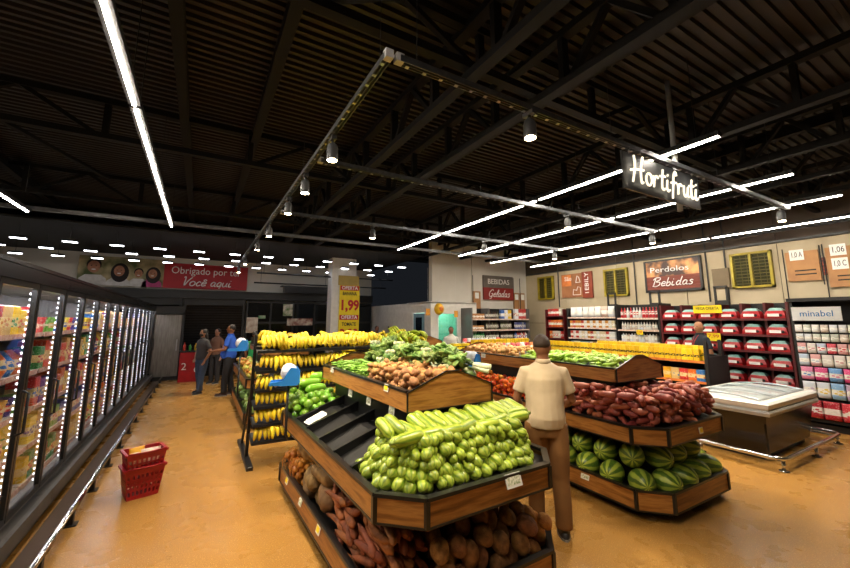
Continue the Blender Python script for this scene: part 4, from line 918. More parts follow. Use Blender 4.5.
def leafy(kind, seed):
    rd_ = random.Random(seed); e = bpy.data.objects.new('greens_bunch', None)
    if kind == 0:      # leek bunch: white shafts, green blades
        sh = MB(); lv = MB()
        for i in range(5):
            a = rd_.uniform(-.03, .03); b = rd_.uniform(-.02, .02)
            sh.tube([(-.16, a, b+.04), (-.02, a*.8, b*.7+.045)], [.02, .018], 8)
            lv.tube([(-.02, a, b+.045), (.08, a*1.6, b*1.5+.06), (.19, a*3 + rd_.uniform(-.02, .02), b*2+.05)], [.018, .022, .004], 6, flat=.4)
        parts = (('white_stalk', sh, mat('leek_white', '#dfe4c4', '#c6d09a', 20, .5)), ('leaves', lv, mat('leek_green', '#4a6c26', '#2f501c', 14, .5, rnd=.2)))
    elif kind == 1:    # curly head
        lv = MB()
        for i in range(16):
            a = rd_.uniform(0, 6.28); t = rd_.uniform(.2, 1.2); p = Vector((math.cos(a)*.05*math.sin(t)*1.6, math.sin(a)*.05*math.sin(t)*1.6, .05+.045*math.cos(t)))
            rt = Euler((rd_.uniform(-1, 1), rd_.uniform(-1, 1), a)).to_matrix()
            lv.ball(tuple(p), (.055, .045, .012), 9, 5, rt, fn=lambda q, d: q*(1+.18*math.sin(7*math.atan2(d.y, d.x))))
        parts = (('leaves', lv, mat('curly_leaf', '#466a22', '#8a9c50', 16, .5, rnd=.25)),)
    else:              # bagged cauliflower-like head with pale top
        lv = MB().ball((0,0,.055), (.075, .065, .055), 14, 9, fn=lambda q, d: q*(1+.06*math.sin(9*d.x)*math.sin(9*d.y)))
        hd = MB()
        for i in range(9):
            a = i*.7; hd.ball((.045*math.cos(a)*(.4+.6*(i % 2)), .045*math.sin(a)*(.4+.6*(i % 2)), .1), .022, 8, 5)
        parts = (('leaves', lv, mat('pale_leaf', '#6d8a4c', '#44692f', 10, .35, rnd=.2)), ('florets', hd, mat('floret', '#c9c9a8', '#aab083', 30, .6)))
    for n_, mb, m in parts:
        s = bpy.data.objects.new(n_, mb.mesh(n_, m, True)); s.parent = e
    return e
lf = [leafy(0, 1), leafy(1, 2), leafy(2, 3), leafy(1, 4)]
heap('greens_bunch', 'bunch of leafy greens and leeks on the far slope of the upper tray', 'greens', 'bunched greens', lf, 60, rect(1.78, 2.1, 2.72, 4.45), lambda x, y: U1(x, y)-.045, [((.04,0,.05), .055), ((-.04,0,.05), .055)], lambda r_, x, y: (0, r_.uniform(-.1, .2), r_.uniform(0, 6.28)), 16, 8, pile=pile3)

# ---- display 2
F2 = lambda x, y: deckz(x, y, D2)
SWP = mat('sweet_potato_skin', '#b3604a', '#8c3f30', 10, .5, rnd=.25, bump=.15, bscale=40)
sp = [longfruit('sweet_potato', .15+.02*i, .034, SWP, .05*(i-1), .1, i+20, 11, 9, .2, .55, .1) for i in range(4)]
pile4 = Pile()
swr = lambda r_, x, y: (r_.uniform(0, 6), r_.uniform(-.3, .3), r_.uniform(0, 6.28))
def swsample(rd):
    while True:
        x, y = rd.uniform(3.77, 5.14), rd.uniform(2.19, 3.45)
        if min(x-D2[0], y-D2[2], D2[1]-x, ((x-D2[0])+(y-D2[2])-.23)/1.414, ((D2[1]-x)+(y-D2[2])-.23)/1.414) > .07 and not (x > T2[0]+.1 and y > T2[2]+.1): return x, y
heap('sweet_potato', 'reddish sweet potato heaped on the middle tier', 'sweet potato', 'sweet potato heap', sp, 300, swsample, F2, capsule(.17, .033, 4), swr, 21, 10, pile=pile4, zmax=lambda x, y: 1.16, scale=(.78, 1.05))
TOM = mat('tomato_skin', '#e04a22', '#e8742a', 5, .22, rnd=.2); TOG = mat('tomato_green', '#b9a03a', '#d8802c', 6, .25)
tm = [fruit('tomato', (.038, .038, .032), TOM, i, .02, lambda q, d: Vector((q.x, q.y, q.z - .006*max(0, d.z)**6)), 12, 8) for i in range(2)]
CAL = mat('calyx', '#5c7a2c', rough=.6)
st = MB()
for i in range(5): a = 2*PI*i/5; st.tube([(0,0,.027), (.012*math.cos(a), .012*math.sin(a), .03), (.02*math.cos(a), .02*math.sin(a), .026)], [.003, .003, .001], 4)
tms = [with_stem('tomato', m, MB().add(st.v, st.f), CAL, 'calyx') for m in tm]
heap('tomato', 'red orange tomato heaped on the middle tier behind the man', 'tomato', 'tomato heap', tms, 270, rect(3.75, 4.06, 3.6, 5.3), F2, [((0,0,0), .036)], lambda r_, x, y: (r_.uniform(-1, 1), r_.uniform(-1, 1), r_.uniform(0, 6)), 22, 10, pile=pile4)
heap('tomato', 'yellowish unripe tomato among the red ones', 'tomato', 'unripe tomatoes', [fruit('tomato', (.04, .04, .034), TOG, 9, .02)], 5, rect(3.8, 4.0, 3.7, 5.2), F2, [((0,0,0), .036)], lambda r_, x, y: (r_.uniform(-1, 1), r_.uniform(-1, 1), 0), 23, 6, pile=pile4)
WM = stripes('watermelon_rind', '#a3b544', '#2f5a20', 8, .26, -.15, .3, .3, .2)
wm = [with_stem('watermelon', fruit('watermelon', (.15, .118, .118), WM, i, .01, None, 18, 12), MB().tube([(.148, 0, 0), (.165, 0, .006), (.172, .006, .012)], [.008, .006, .007], 6), mat('dry_stem', '#7d6a3a', rough=.8)) for i in range(3)]
pile5 = Pile()
wl = []
for x, y, z, rz in [(3.86,2.38,0,.9),(4.08,2.26,0,1.3),(4.36,2.26,0,1.6),(4.63,2.27,0,1.9),(4.9,2.28,0,2.1),(3.84,2.68,0,.3),(3.84,2.97,0,.2),(3.84,3.26,0,.4),(3.85,3.55,0,.1),(5.1,2.5,0,2.2),(3.95,2.52,1,.6),(4.22,2.4,1,1.4),(4.5,2.42,1,1.7),(4.78,2.42,1,1.9),(3.97,2.83,1,.2),(3.97,3.12,1,.3),(3.97,3.4,1,.1),(5.0,2.6,1,2.4),(4.35,2.54,1,1.2),(4.64,2.54,1,1.5)]:
    rot = (random.Random(x*y).uniform(0, 6), .05, rz); R_ = rotm(rot)
    offs = [((R_ @ Vector((q, 0, 0))).x, (R_ @ Vector((q, 0, 0))).y, 0, .112) for q in (-.03, .03)]
    zz = pile5.z_at(x, y, offs, 0, lambda a, b: .19); pile5.put(x, y, zz, offs)
    if zz > .56: continue
    o = copy_tree(wm[len(wl) % 3]); o.location = (x, y, zz); o.rotation_euler = rot; wl.append(o)
    tag(o, 'striped watermelon %s below the sweet potatoes' % ('in the bottom layer' if zz < .33 else 'in the upper layer'), 'watermelon', 'watermelons, %s layer' % ('bottom' if zz < .33 else 'upper'))
U2 = topz(T2)
PEP = mat('pale_pepper', '#a8c844', '#85ad2f', 14, .3, rnd=.2)
pp = [longfruit('green_pepper', .17, .02, PEP, .1*(1 if i else -1), .4, i+3, 9, 8, .15, .6) for i in range(3)]
pile6 = Pile()
heap('green_pepper', 'long pale green pepper heaped on the upper tray', 'pepper', 'pale green peppers', pp, 210, rect(4.05, 4.77, 2.75, 4.1), U2, capsule(.17, .019, 3), lambda r_, x, y: (r_.uniform(0, 6), r_.uniform(-.25, .25), r_.uniform(0, 6.28)), 31, 10, pile=pile6)
POT = mat('potato_skin', '#d9a968', '#c08a48', 12, .6, rnd=.15)
heap('potato', 'pale yellow potato heaped on the upper tray behind the peppers', 'potato', 'potato heap', [fruit('potato', (.045, .035, .033), POT, i, .06) for i in range(3)], 150, rect(4.05, 4.77, 4.3, 5.5), U2, [((.01,0,0), .034), ((-.01,0,0), .034)], swr, 32, 10, pile=pile6)

# ============================================================ BANANA RACK
BAN = mat('banana_skin', '#eccb22', '#c9b422', 9, .42, rnd=.14); BANG = mat('banana_greenish', '#b9c22a', '#8fae22', 8, .42, rnd=.2); TIP = mat('banana_tip', '#6b5a1c', rough=.7)
def banana_meshes(m, key):
    out = []; rb = random.Random(key)
    for k in range(4):
        pts = []; rs = []; x0 = (k-1.5)*.043; sp_ = (k-1.5)*.018 + rb.uniform(-.006, .006); ln = rb.uniform(.92, 1.08)
        for i in range(8):
            t = i/7; ph = t*1.75
            yy = -.012 - .105*math.sin(ph)*ln; zz = .18 - .155*t*ln + .035*math.sin(PI*t)
            pts.append((x0 + sp_*t*1.2, yy, zz)); rs.append([.011, .019, .025, .0275, .028, .0265, .021, .009][i])
        out.append(MB().tube(pts, rs, 7).mesh('banana', m, True))
    return out
def hand_proto(m, key):
    e = bpy.data.objects.new('banana_hand', None)
    for me in banana_meshes(m, key):
        s = bpy.data.objects.new('banana', me); s.parent = e
    s = bpy.data.objects.new('crown', MB().tube([(-.05, -.02, .165), (0, -.012, .175), (.05, -.02, .165)], [.012, .02, .012], 6).mesh('crown', TIP, True)); s.parent = e
    return e
hys = [hand_proto(BAN, 'y%d' % i) for i in range(3)]; hy = hys[0]; hg = hand_proto(BANG, 'g')
RX0, RX1, RYF = .68, 2.4, 5.5
r = thing('banana_rack', 'black tiered metal rack stacked with bananas', 'rack', ((RX0+RX1)/2, 5.9, 0))
for x in (RX0, RX1):
    part('post', bar(MB(), (x, 5.95, .03), (x, 5.72, 1.68), .04, .04), BLACK, r)
    part('foot', MB().bev(x-.04, x+.04, 5.5, 6.85, 0, .05, .01), BLACK, r)
    part('brace', bar(MB(), (x, 6.6, .05), (x, 6.0, .8), .03, .03), BLACK, r)
ZS = [1.44, 1.18, .94, .73, .51, .29]
nsh = [9, 9, 9, 6, 5, 5]
for k, z in enumerate(ZS):
    yf = 5.46 + .012*k; yb = 5.72 + (.2*(1 - z/1.68))
    part('shelf', MB().prism([(RX0, yf, z), (RX0, yf, z+.035), (RX0, yf+.012, z+.035), (RX0, yf+.012, z+.012), (RX0, yb, z+.07), (RX0, yb, z+.055)], (RX1-RX0, 0, 0)), TRAY, r)
    rk = random.Random(k)
    for i in range(nsh[k]):
        h = copy_tree(hys[rk.randrange(3)]); sc_ = rk.uniform(.92, 1.1); h.location = (RX0 + .13 + i*.182 + rk.uniform(-.02, .02), yf + .115 + rk.uniform(-.02, .03), z + .03); h.rotation_euler = (rk.uniform(-.25, .1), rk.uniform(-.16, .16), rk.uniform(-.5, .5)); h.scale = (sc_, sc_, sc_)
        tag(h, 'ripe yellow banana hand on the %s shelf of the black rack' % ['top', 'second', 'third', 'fourth', 'fifth', 'lowest'][k], 'bananas', 'bananas, rack shelf %d' % (k+1))
# heap on the top shelf and the greener heap behind
part('top_tray', MB().box(RX0, RX1, 5.62, 6.3, 1.5, 1.52).box(RX0, RX1, 6.28, 6.3, 1.5, 1.62), TRAY, r)
pb = Pile()
heap('banana_hand', 'yellow banana hand heaped on the top tray of the rack', 'bananas', 'bananas heaped on the rack top', hys, 34, rect(RX0+.12, RX1-.15, 5.7, 6.2), lambda x, y: 1.43, [((0,-.06,.1), .08)], lambda r_, x, y: (r_.uniform(-.7, .2), r_.uniform(-.5, .5), r_.uniform(-1.2, 1.2)), 41, 6, pile=pb, zmax=lambda x, y: 1.66)
r = thing('banana_table', 'black table behind the rack heaped with greenish bananas', 'table', (3.2, 7.35, 0))
part('top', MB().box(2.3, 4.1, 6.75, 7.5, 1.26, 1.3), TRAY, r); part('apron', MB().box(2.32, 4.08, 6.78, 6.8, .95, 1.26), WOODX, r)
for x in (2.35, 4.05):
    for y in (6.8, 7.45): part('leg', MB().box(x-.025, x+.025, y-.025, y+.025, 0, 1.26), BLACK, r)
heap('banana_hand', 'greenish banana hand heaped on the table behind the rack', 'bananas', 'greenish banana heap', [hg, hg, hg, hy], 96, rect(2.4, 4.0, 6.82, 7.4), lambda x, y: 1.26, [((0,-.06,.1), .075)], lambda r_, x, y: (r_.uniform(-.7, .3), r_.uniform(-.6, .6), r_.uniform(-1.4, 1.4)), 42, 6, zmax=lambda x, y: 1.72)
# mixed fruit on the display behind the rack
F4 = lambda x, y: deckz(x, y, D4); U4 = topz((1.1, 1.9, 7.8, 10.1))
MEL = mat('melon_skin', '#d8b53a', '#c08a28', 6, .4, rnd=.2); MAN = mat('mango_skin', '#c9742e', '#8aa03a', 5, .35, rnd=.2); CAB = mat('cabbage_leaf', '#a8c46a', '#7fa348', 8, .5, rnd=.2)
heap('mango', 'ripe mango heaped on the display behind the banana rack', 'mango', 'mango heap', [fruit('mango', (.06, .045, .042), MAN, i, .04) for i in range(2)], 90, rect(.86, 1.12, 7.5, 10.3), F4, [((0,0,0), .045)], swr, 51, 8)
heap('melon', 'yellow melon on the upper tray behind the banana rack', 'melon', 'yellow melons', [fruit('melon', (.1, .08, .08), MEL, i, .02) for i in range(2)], 42, rect(1.18, 1.8, 7.95, 9.95), lambda x, y: U4(x, y), [((0,0,0), .08)], swr, 52, 8)
heap('cabbage', 'pale green cabbage on the lower shelf behind the banana rack', 'cabbage', 'cabbages on the lower shelf', [fruit('cabbage', (.1, .1, .085), CAB, i, .06, f=5) for i in range(2)], 20, rect(.9, 1.1, 7.6, 10.2), lambda x, y: .19, [((0,0,0), .09)], swr, 53, 8)
F5 = lambda x, y: deckz(x, y, D5)
heap('orange', 'orange heaped on the farther display with the peaked board', 'orange', 'orange heap', [fruit('orange', (.042, .042, .04), mat('orange_peel', '#e8861a', '#d8741a', 10, .4), 0, .01)], 80, rect(4.4, 5.0, 8.02, 8.3), F5, [((0,0,0), .041)], swr, 54, 6)
heap('squash', 'yellow squash on the upper tray of the farther display', 'squash', 'yellow squash', [fruit('squash', (.09, .06, .06), mat('squash_skin', '#c9c23a', '#a8b030', 8, .4), 0, .02)], 24, rect(4.6, 5.25, 8.45, 9.6), topz((4.5, 5.35, 8.3, 9.8)), [((0,0,0), .06)], swr, 55, 6)

# ============================================================ PLASTIC-BAG DISPENSERS
def dispenser(x, y, zb, zh, rz, label, hook=True):
    r = thing('bag_dispenser', label, 'bag dispenser', (x, y, zb), rz, 'blue bag roll dispensers')
    h = zh - zb; K = 1.3
    lpart('post', MB().tube([(.12, .0, 0), (.03, 0, -.0), (0, 0, .05), (0, 0, h)] if hook else [(0, 0, 0), (0, 0, h)], .014, 8), BLACK, r, True)
    pl = lambda y: [(-.06, y, h-.03), (.09, y, h-.03), (.12, y, h), (.12, y, h+.1), (.09, y, h+.15), (.02, y, h+.16), (-.03, y, h+.08), (-.06, y, h+.02), (-.19, y, h+.01), (-.2, y, h-.02)]
    lpart('holder', MB().prism(pl(-.075), (0, .02, 0)).prism(pl(.095), (0, .02, 0)).box(-.19, .115, -.055, .095, h-.03, h-.012).box(.1, .118, -.055, .095, h-.01, h+.1), BLUEPL, r)
    lpart('bag_roll', MB().cyl((0.0, -.05, h+.11), (0.0, .09, h+.11), .085, n=20), mat('plastic_film', '#dfe4ea', rough=.35), r, True)
dispenser(.92, 4.52, .6, 1.2, -.25, 'blue and white bag roll dispenser on a post by the first display')
dispenser(3.5, 4.6, .35, 1.22, .35, 'blue bag roll dispenser between the two displays', False)
dispenser(.66, 7.6, .5, 1.36, -.2, 'blue bag roll dispenser behind the banana rack', True)

# ============================================================ CHEST FREEZER
CX0, CX1, CY0, CY1 = 6.6, 8.42, 2.26, 3.28
r = thing('chest_freezer', 'black island chest freezer with sliding glass lids', 'freezer', ((CX0+CX1)/2, (CY0+CY1)/2, 0))
P_ = lambda i, z: [(CX0+i, CY0+i, z), (CX1-i, CY0+i, z), (CX1-i, CY1-i, z), (CX0+i, CY1-i, z)]
part('body', MB().loft([P_(.1, .08), P_(.03, .6)]), mat('chest_brown_black', '#17120e', '#1d1713', 5, .25), r)
part('base', MB().box(CX0+.15, CX1-.15, CY0+.15, CY1-.15, 0, .08), BLACK, r)
part('band', MB().loft([P_(-.02, .6), P_(-.03, .64), P_(-.02, .67)]), mat('chest_grey', '#a9aaa8', rough=.35), r)
part('rim', MB().loft([P_(.0, .67), P_(-.02, .7), P_(-.03, .75), P_(.0, .775), P_(.08, .775)]), mat('chest_white', '#dcdcd8', rough=.35), r)
wl_ = mat('ice_white', '#c9d2d8', '#9fb0bd', 5, .5)
for i in range(5): part('corner_post', MB().box(CX0+.045, CX0+.07, CY0+.045, CY0+.07, .1, .55), BLACKG, r) if i == 0 else None
lidg = glass('lid_glass', '#eef4f8', .1)
for i in range(3):
    a = CX0 + .1 + i*(CX1-CX0-.2)/3; b = a + (CX1-CX0-.2)/3
    arcp = [(CY0+.1 + (CY1-CY0-.2)*t/8, .78 + .035*math.sin(PI*t/8) + .012*(i == 1)) for t in range(9)]
    g = MB(); g.add([(a, y, z) for y, z in arcp] + [(b, y, z) for y, z in arcp], [(k, 9+k, 10+k, k+1) for k in range(8)]); lid = part('lid', g, lidg, r, True)
    f_ = MB()
    for x in (a+.008, b-.008): f_.tube([(x, y, z+.004) for y, z in arcp], .012, 6)
    f_.box(a, b, CY0+.09, CY0+.115, .775, .795).box(a, b, CY1-.115, CY1-.09, .775, .795); part('lid_frame', f_, mat('lid_frame', '#b9c0c6', rough=.3, metal=.6), lid)
rr = random.Random(5)
for i in range(12):
    for j in range(4):
        o = link('frozen_bag', boxmesh('bag', .15, .2, .12, PK[(i+j) % 3]), None, (CX0+.2 + i*.13, CY0+.22 + j*.2, .6), (0, 0, rr.uniform(-.3, .3))); tag(o, 'frozen food bag under the glass lids of the chest freezer', 'food pack', 'bags in the chest freezer')
r = thing('bumper_rail', 'low chrome bumper rail on feet around the chest freezer', 'rail', ((CX0+CX1)/2, (CY0+CY1)/2, 0))
bx0, bx1, by0, by1 = 6.38, 8.62, 2.08, 3.46
part('tube', MB().tube([(bx0, by1, .15), (bx0, by0+.12, .15), (bx0+.04, by0+.03, .15), (bx0+.12, by0, .15), (bx1-.12, by0, .15), (bx1-.04, by0+.03, .15), (bx1, by0+.12, .15), (bx1, by1, .15)], .026, 10), CHROME, r, True)
part('tube', MB().tube([(bx0+.06, by1, .12), (bx0+.06, by0+.14, .12), (bx0+.14, by0+.06, .12), (bx1-.14, by0+.06, .12), (bx1-.06, by0+.14, .12), (bx1-.06, by1, .12)], .014, 8), STEEL, r, True)
for x, y in ((bx0+.06, by0+.03), (7.5, by0), (bx1-.06, by0+.03), (bx0, 3.0), (bx1, 3.0)): part('foot', MB().cyl((x, y, 0), (x, y, .13), .02, n=10).cyl((x, y, 0), (x, y, .012), .055, n=14), CHROME, r, True)

# ============================================================ SHELVING
def unit(name, label, cat, loc, rz, L, D, levels, H, back=BLACK, side=BLACK, shelfm=BLACK, railm=None, uprights=None, group=None):
    """shelving in its own frame: x along the run, front at y = 0, back at y = D"""
    r = thing(name, label, cat, loc, rz, group)
    lpart('back_panel', MB().box(-L/2, L/2, D-.02, D, .05, H), back, r)
    lpart('base', MB().box(-L/2, L/2, .03, D, 0, .1), side, r)
    n_ = uprights or max(2, int(L/1.0)+1)
    for i in range(n_): x = -L/2 + L*i/(n_-1); lpart('upright', MB().box(x-.02, x+.02, D*.25 if 0 < i < n_-1 else .0, D-.02, .05, H), side, r)
    for z in levels:
        lpart('shelf', MB().box(-L/2+.02, L/2-.02, .0, D-.02, z-.025, z), shelfm, r)
        lpart('price_rail', MB().box(-L/2+.02, L/2-.02, -.012, .0, z-.04, z+.004), railm or RAILP, r)
    return r
RAILP = mat('price_rail', '#c9a08a', '#e8dccb', 25, .5)
def stock(root, x0, x1, z, kind, w_, d_, h_, m, label, name, cat, group, y=.12, gap=.008, jit=.004, rows=1, rowgap=0.0):
    rz = root.rotation_euler.z; R_ = Matrix.Rotation(rz, 3, 'Z'); rd_ = random.Random(label + str(z))
    me = boxmesh(kind, w_, d_, h_, m)
    for j in range(rows):
        x = x0 + w_/2
        while x <= x1 - w_/2 + 1e-6:
            q = R_ @ Vector((x + rd_.uniform(-jit, jit), y + j*(d_+.01) + rd_.uniform(-jit, jit), 0))
            o = link(name, me, None, (root.location.x+q.x, root.location.y+q.y, z + j*rowgap), (0, 0, rz + rd_.uniform(-.03, .03))); tag(o, label, cat, group)
            x += w_ + gap
MP = -PI/2
# --- red boxed-pan shelves on the right wall
REDS = mat('rack_red', '#560b10', rough=.5)
r = unit('shelf_unit', 'black and red wall shelving full of red domed boxes', 'shelving', (9.72, 4.0, 0), MP, 2.35, .62, [.3, .62, .94, 1.26, 1.58, 1.9], 2.22, BLACK, REDS, BLACK, REDS, 7)
REDB = mat('red_box', '#b8161c', '#98101a', 8, .35); TEAL = mat('teal_dome', '#8fb9b4', '#5f8f8c', 8, .35); 
def panbox():
    e = bpy.data.objects.new('domed_box', None)
    mb = MB().loft([[(-.15, -.11, 0), (.15, -.11, 0), (.15, .11, 0), (-.15, .11, 0)], [(-.15, -.115, .05), (.15, -.115, .05), (.15, .115, .05), (-.15, .115, .05)], [(-.115, -.08, .12), (.115, -.08, .12), (.115, .08, .12), (-.115, .08, .12)]])
    dm = MB().loft([[(-.115, -.08, .12), (.115, -.08, .12), (.115, .08, .12), (-.115, .08, .12)], [(-.07, -.05, .165), (.07, -.05, .165), (.07, .05, .165), (-.07, .05, .165)]])
    lb = MB(); lb.box(-.1, .06, -.119, -.112, .03, .075).box(-.09, -.02, -.12, -.118, .04, .065); bl_ = MB(); bl_.tube([(.085, -.118, .05), (.085, -.112, .05)], .022, 10)
    for n_, b_, m_ in (('carton', mb, REDB), ('lid', dm, TEAL), ('white_logo', lb, WPR), ('black_logo', bl_, BLKPR)): s = bpy.data.objects.new(n_, b_.mesh(n_, m_)); s.parent = e
    return e
pbx = panbox()
for k, z in enumerate((.3, .62, .94, 1.26, 1.58, 1.9)):
    for i in range(6):
        yy = 4.0 + 2.35/2 - .2 - i*.39
        h = copy_tree(pbx); h.location = (9.72+.13, yy, z); h.rotation_euler = (0, 0, MP); h.scale = (1.1, 1.05, 1.25)
        tag(h, 'red domed carton with teal lid, %s column on the %s level of the red shelving' % (ORD[i], ['lowest', 'second', 'third', 'fourth', 'fifth', 'top'][k]), 'carton', 'red domed cartons')
for i, (y, z, t) in enumerate(((4.15, 2.02, 'yellow price board above the red shelving'), (4.08, 1.42, 'small yellow round-cornered price card on the red shelving'))):
    q = thing('price_card', t, 'sign', (9.68, y, z)); wd = (.55, .25)[i]
    part('card', MB().box(9.675, 9.69, y-wd/2, y+wd/2, z, z+.17), YPAPER, q); text('lettering', ('MEGA OFERTA', '7,99')[i], .09, RPAPER if i else BLKPR, q, (-.008, 0, .1), MP, width=wd*.8)
# --- wall shelves further along (left of the red shelving): jars and hanging bags, wines
r = unit('shelf_unit', 'black wall shelving with pale jars left of the red shelving', 'shelving', (9.72, 5.78, 0), MP, 1.1, .6, [.3, .65, 1.0, 1.32, 1.62, 1.92], 2.28)
for k, (z, kind, w_, h_, pal) in enumerate(((.3, 'box', .1, .2, 'a'), (.65, 'can', .08, .14, 'b'), (1.0, 'can', .075, .16, 'c'), (1.32, 'jug', .07, .2, 'd'), (1.62, 'bottle', .065, .2, 'd'), (1.92, 'bottle', .075, .27, 'e'))):
    m = {'a': PK[0], 'b': packs('dry_b', ['#d8d2c4', '#b94a3a', '#e8e2d2']), 'c': packs('dry_c', ['#e2ddd0', '#c8bfae', '#8a4a3a']), 'd': packs('dry_d', ['#e6e3dc', '#d3dbe0', '#c9b7a8']), 'e': packs('dry_e', ['#c4242a', '#d8d8d4', '#b81a22'])}[pal]
    stock(r, -.5, .5, z, kind, w_, .12, h_, m, 'pale jar or carton on the %s level of the shelving left of the red boxes' % ['lowest', 'second', 'third', 'fourth', 'fifth', 'top'][k], 'jar', 'jar', 'jars left of the red boxes, level %d' % (k+1))
q = thing('price_card', 'yellow price card hung on the pale jar shelving', 'sign', (9.69, 5.72, 1.5)); part('card', MB().box(9.695, 9.705, 5.64, 5.8, 1.5, 1.62), YPAPER, q); text('lettering', '9,98', .08, RPAPER, q, (-.0, 0, .06), MP, width=.12)
r = unit('shelf_unit', 'black wall shelving with white bags on top near the corner louvre', 'shelving', (9.72, 7.15, 0), MP, 1.6, .6, [.3, .7, 1.05, 1.35, 1.65, 1.95], 2.22)
for k, (z, kind, w_, h_, m) in enumerate(((.3, 'box', .14, .25, PK[1]), (.7, 'box', .12, .2, PK[2]), (1.05, 'box', .1, .2, packs('dry_f', ['#d9d2c6', '#b07a4a', '#5a8ab0'])), (1.35, 'box', .09, .2, packs('dry_g', ['#d8c8a0', '#c0392b', '#d9d9d4', '#d08a2a'])), (1.65, 'box', .09, .2, packs('dry_g', [])), (1.95, 'bag', .2, .3, packs('dry_h', ['#e8e6e0', '#dfe3e6', '#d8b8a8'])))):
    stock(r, -.75, .75, z, kind, w_, .14, h_, m, 'boxed goods on the %s level of the white bag shelving' % ['lowest', 'second', 'third', 'fourth', 'fifth', 'top'][k], 'grocery_pack', 'package', 'white bag shelving, level %d' % (k+1))
# --- back corner shelving
r = unit('shelf_unit', 'steel shelving under the Bebidas Geladas sign', 'shelving', (8.72, 9.78, 0), 0, 2.5, .6, [.3, .75, 1.2, 1.55, 1.9], 2.25, BLACK, mat('shelf_grey', '#6d6a68', rough=.5), mat('shelf_grey', ''), None, 4)
cells = [(1.9, [('box', .13, .17, packs('egg', ['#a8703c', '#b07c48'])), ('bottle', .07, .24, packs('wine', ['#2a1e1a', '#4a2a1a', '#6a6a4a'])), ('box', .15, .3, packs('diaper', ['#d8dee8', '#2f62b0', '#e8c22a'])), ('box', .17, .34, packs('diaper2', ['#e2e6ee', '#2f7ab8', '#c03030']))]),
         (1.55, [('box', .12, .14, packs('egg', [])), ('bottle', .07, .24, packs('wine', [])), ('bottle', .075, .26, packs('wine', [])), ('can', .08, .24, packs('spray', ['#5a3a6a', '#8a8a90', '#3a4a8a']))]),
         (1.2, [('bottle', .085, .27, packs('greenb', ['#2fa04a', '#289042'])), ('bottle', .07, .26, packs('wine', [])), ('bottle', .07, .26, packs('wine', [])), ('jug', .085, .25, packs('clean', ['#3a6ac0', '#d03a3a', '#e8e2d8']))]),
         (.75, [('bottle', .08, .27, packs('greenb', [])), ('bottle', .07, .26, packs('wine', [])), ('bottle', .07, .26, packs('wine', [])), ('jug', .09, .25, packs('clean', []))])]
for z, row in cells:
    for i, (kind, w_, h_, m) in enumerate(row):
        stock(r, -1.25 + i*.625 + .03, -1.25 + (i+1)*.625 - .03, z, kind, w_, .1, h_, m, '%s in bay %s of the steel shelving, level at %s height' % ({'box': 'carton', 'bottle': 'bottle', 'can': 'spray can', 'jug': 'plastic jug'}[kind], ['one', 'two', 'three', 'four'][i], {1.9: 'top', 1.55: 'eye', 1.2: 'chest', .75: 'hip'}[z]), {'box': 'carton', 'bottle': 'bottle', 'can': 'spray_can', 'jug': 'plastic_jug'}[kind], 'grocery', 'steel shelving %s bay %d' % ({1.9: 'top', 1.55: 'eye', 1.2: 'chest', .75: 'hip'}[z], i+1))
# --- red and orange display in the wall corner
r = unit('shelf_unit', 'narrow red shelf end with boxes in the wall corner', 'shelving', (9.72, 8.45, 0), MP, .7, .6, [.4, .9, 1.3, 1.65, 2.0], 2.2, BLACK, REDS, BLACK, REDS, 2)
for k, z in enumerate((.9, 1.3, 1.65, 2.0)): stock(r, -.3, .3, z, ['box', 'can', 'box', 'box'][k], .1, .12, .22, packs('corner_red', ['#c8281e', '#e07020', '#d8d0c0']), 'red or orange box on the corner shelf end, %s level' % ['lowest', 'second', 'third', 'top'][k], 'grocery_pack', 'package', 'corner shelf end level %d' % (k+1))
# --- hanging-goods stand with the white header at the right edge
r = unit('display_rack', 'black display rack with white header and hanging packets at the right edge', 'rack', (9.35, 2.2, 0), MP, .92, .6, [.18, .5], 2.2, mat('peg_back', '#202022', rough=.5), BLACK, BLACK, BLACK, 2)
lpart('header', MB().box(-.45, .18, -.03, -.005, 1.86, 2.1), mat('header_white', '#d9dad8', rough=.5), r); lpart('canopy', MB().box(-.5, 1.3, -.06, .6, 2.2, 2.26), BLACK, r)
text('lettering', 'minabel', .15, mat('header_blue', '#1c6fae', rough=.5), r, (-.13, -.034, 1.98), 0, width=.42)
def hang(x, z, w_, h_, m, lab, grp, cat='packet'):
    q = Matrix.Rotation(MP, 3, 'Z') @ Vector((x, -.005, 0))
    o = link('hanging_packet', boxmesh('bag', w_, .04, h_, m), None, (9.35+q.x-.02, 2.2+q.y, z), (0, 0, MP)); tag(o, lab, cat, grp)
hm = [packs('peg_a', ['#e6e2da', '#d8dde0', '#d3c6b8', '#c8d0c0']), packs('peg_b', ['#e2dcd4', '#d8a0a0', '#b8c8d8', '#d84a5a']), packs('peg_c', ['#e04a8a', '#6aa0d8', '#e8e4dc', '#e88ab0']), packs('peg_d', ['#d8e0e8', '#e8c83a', '#c8b0d0', '#8ab8e0']), packs('peg_e', ['#d83a4a', '#e8e0d8', '#c0283a'])]
for k, z in enumerate((1.66, 1.5, 1.3, 1.08, .84, .55, .2)):
    n_ = [8, 8, 7, 6, 5, 5, 4][k]; w_ = .88/n_ - .01
    for i in range(n_): hang(-.44 + (i+.5)*.88/n_, z, w_, [.13, .13, .17, .2, .22, .26, .3][k], hm[[0, 0, 1, 1, 2, 3, 4][k]], 'small packet on the %s row of the rack under the white header' % ['top', 'second', 'third', 'fourth', 'fifth', 'sixth', 'lowest'][k], 'packets, row %d' % (k+1))
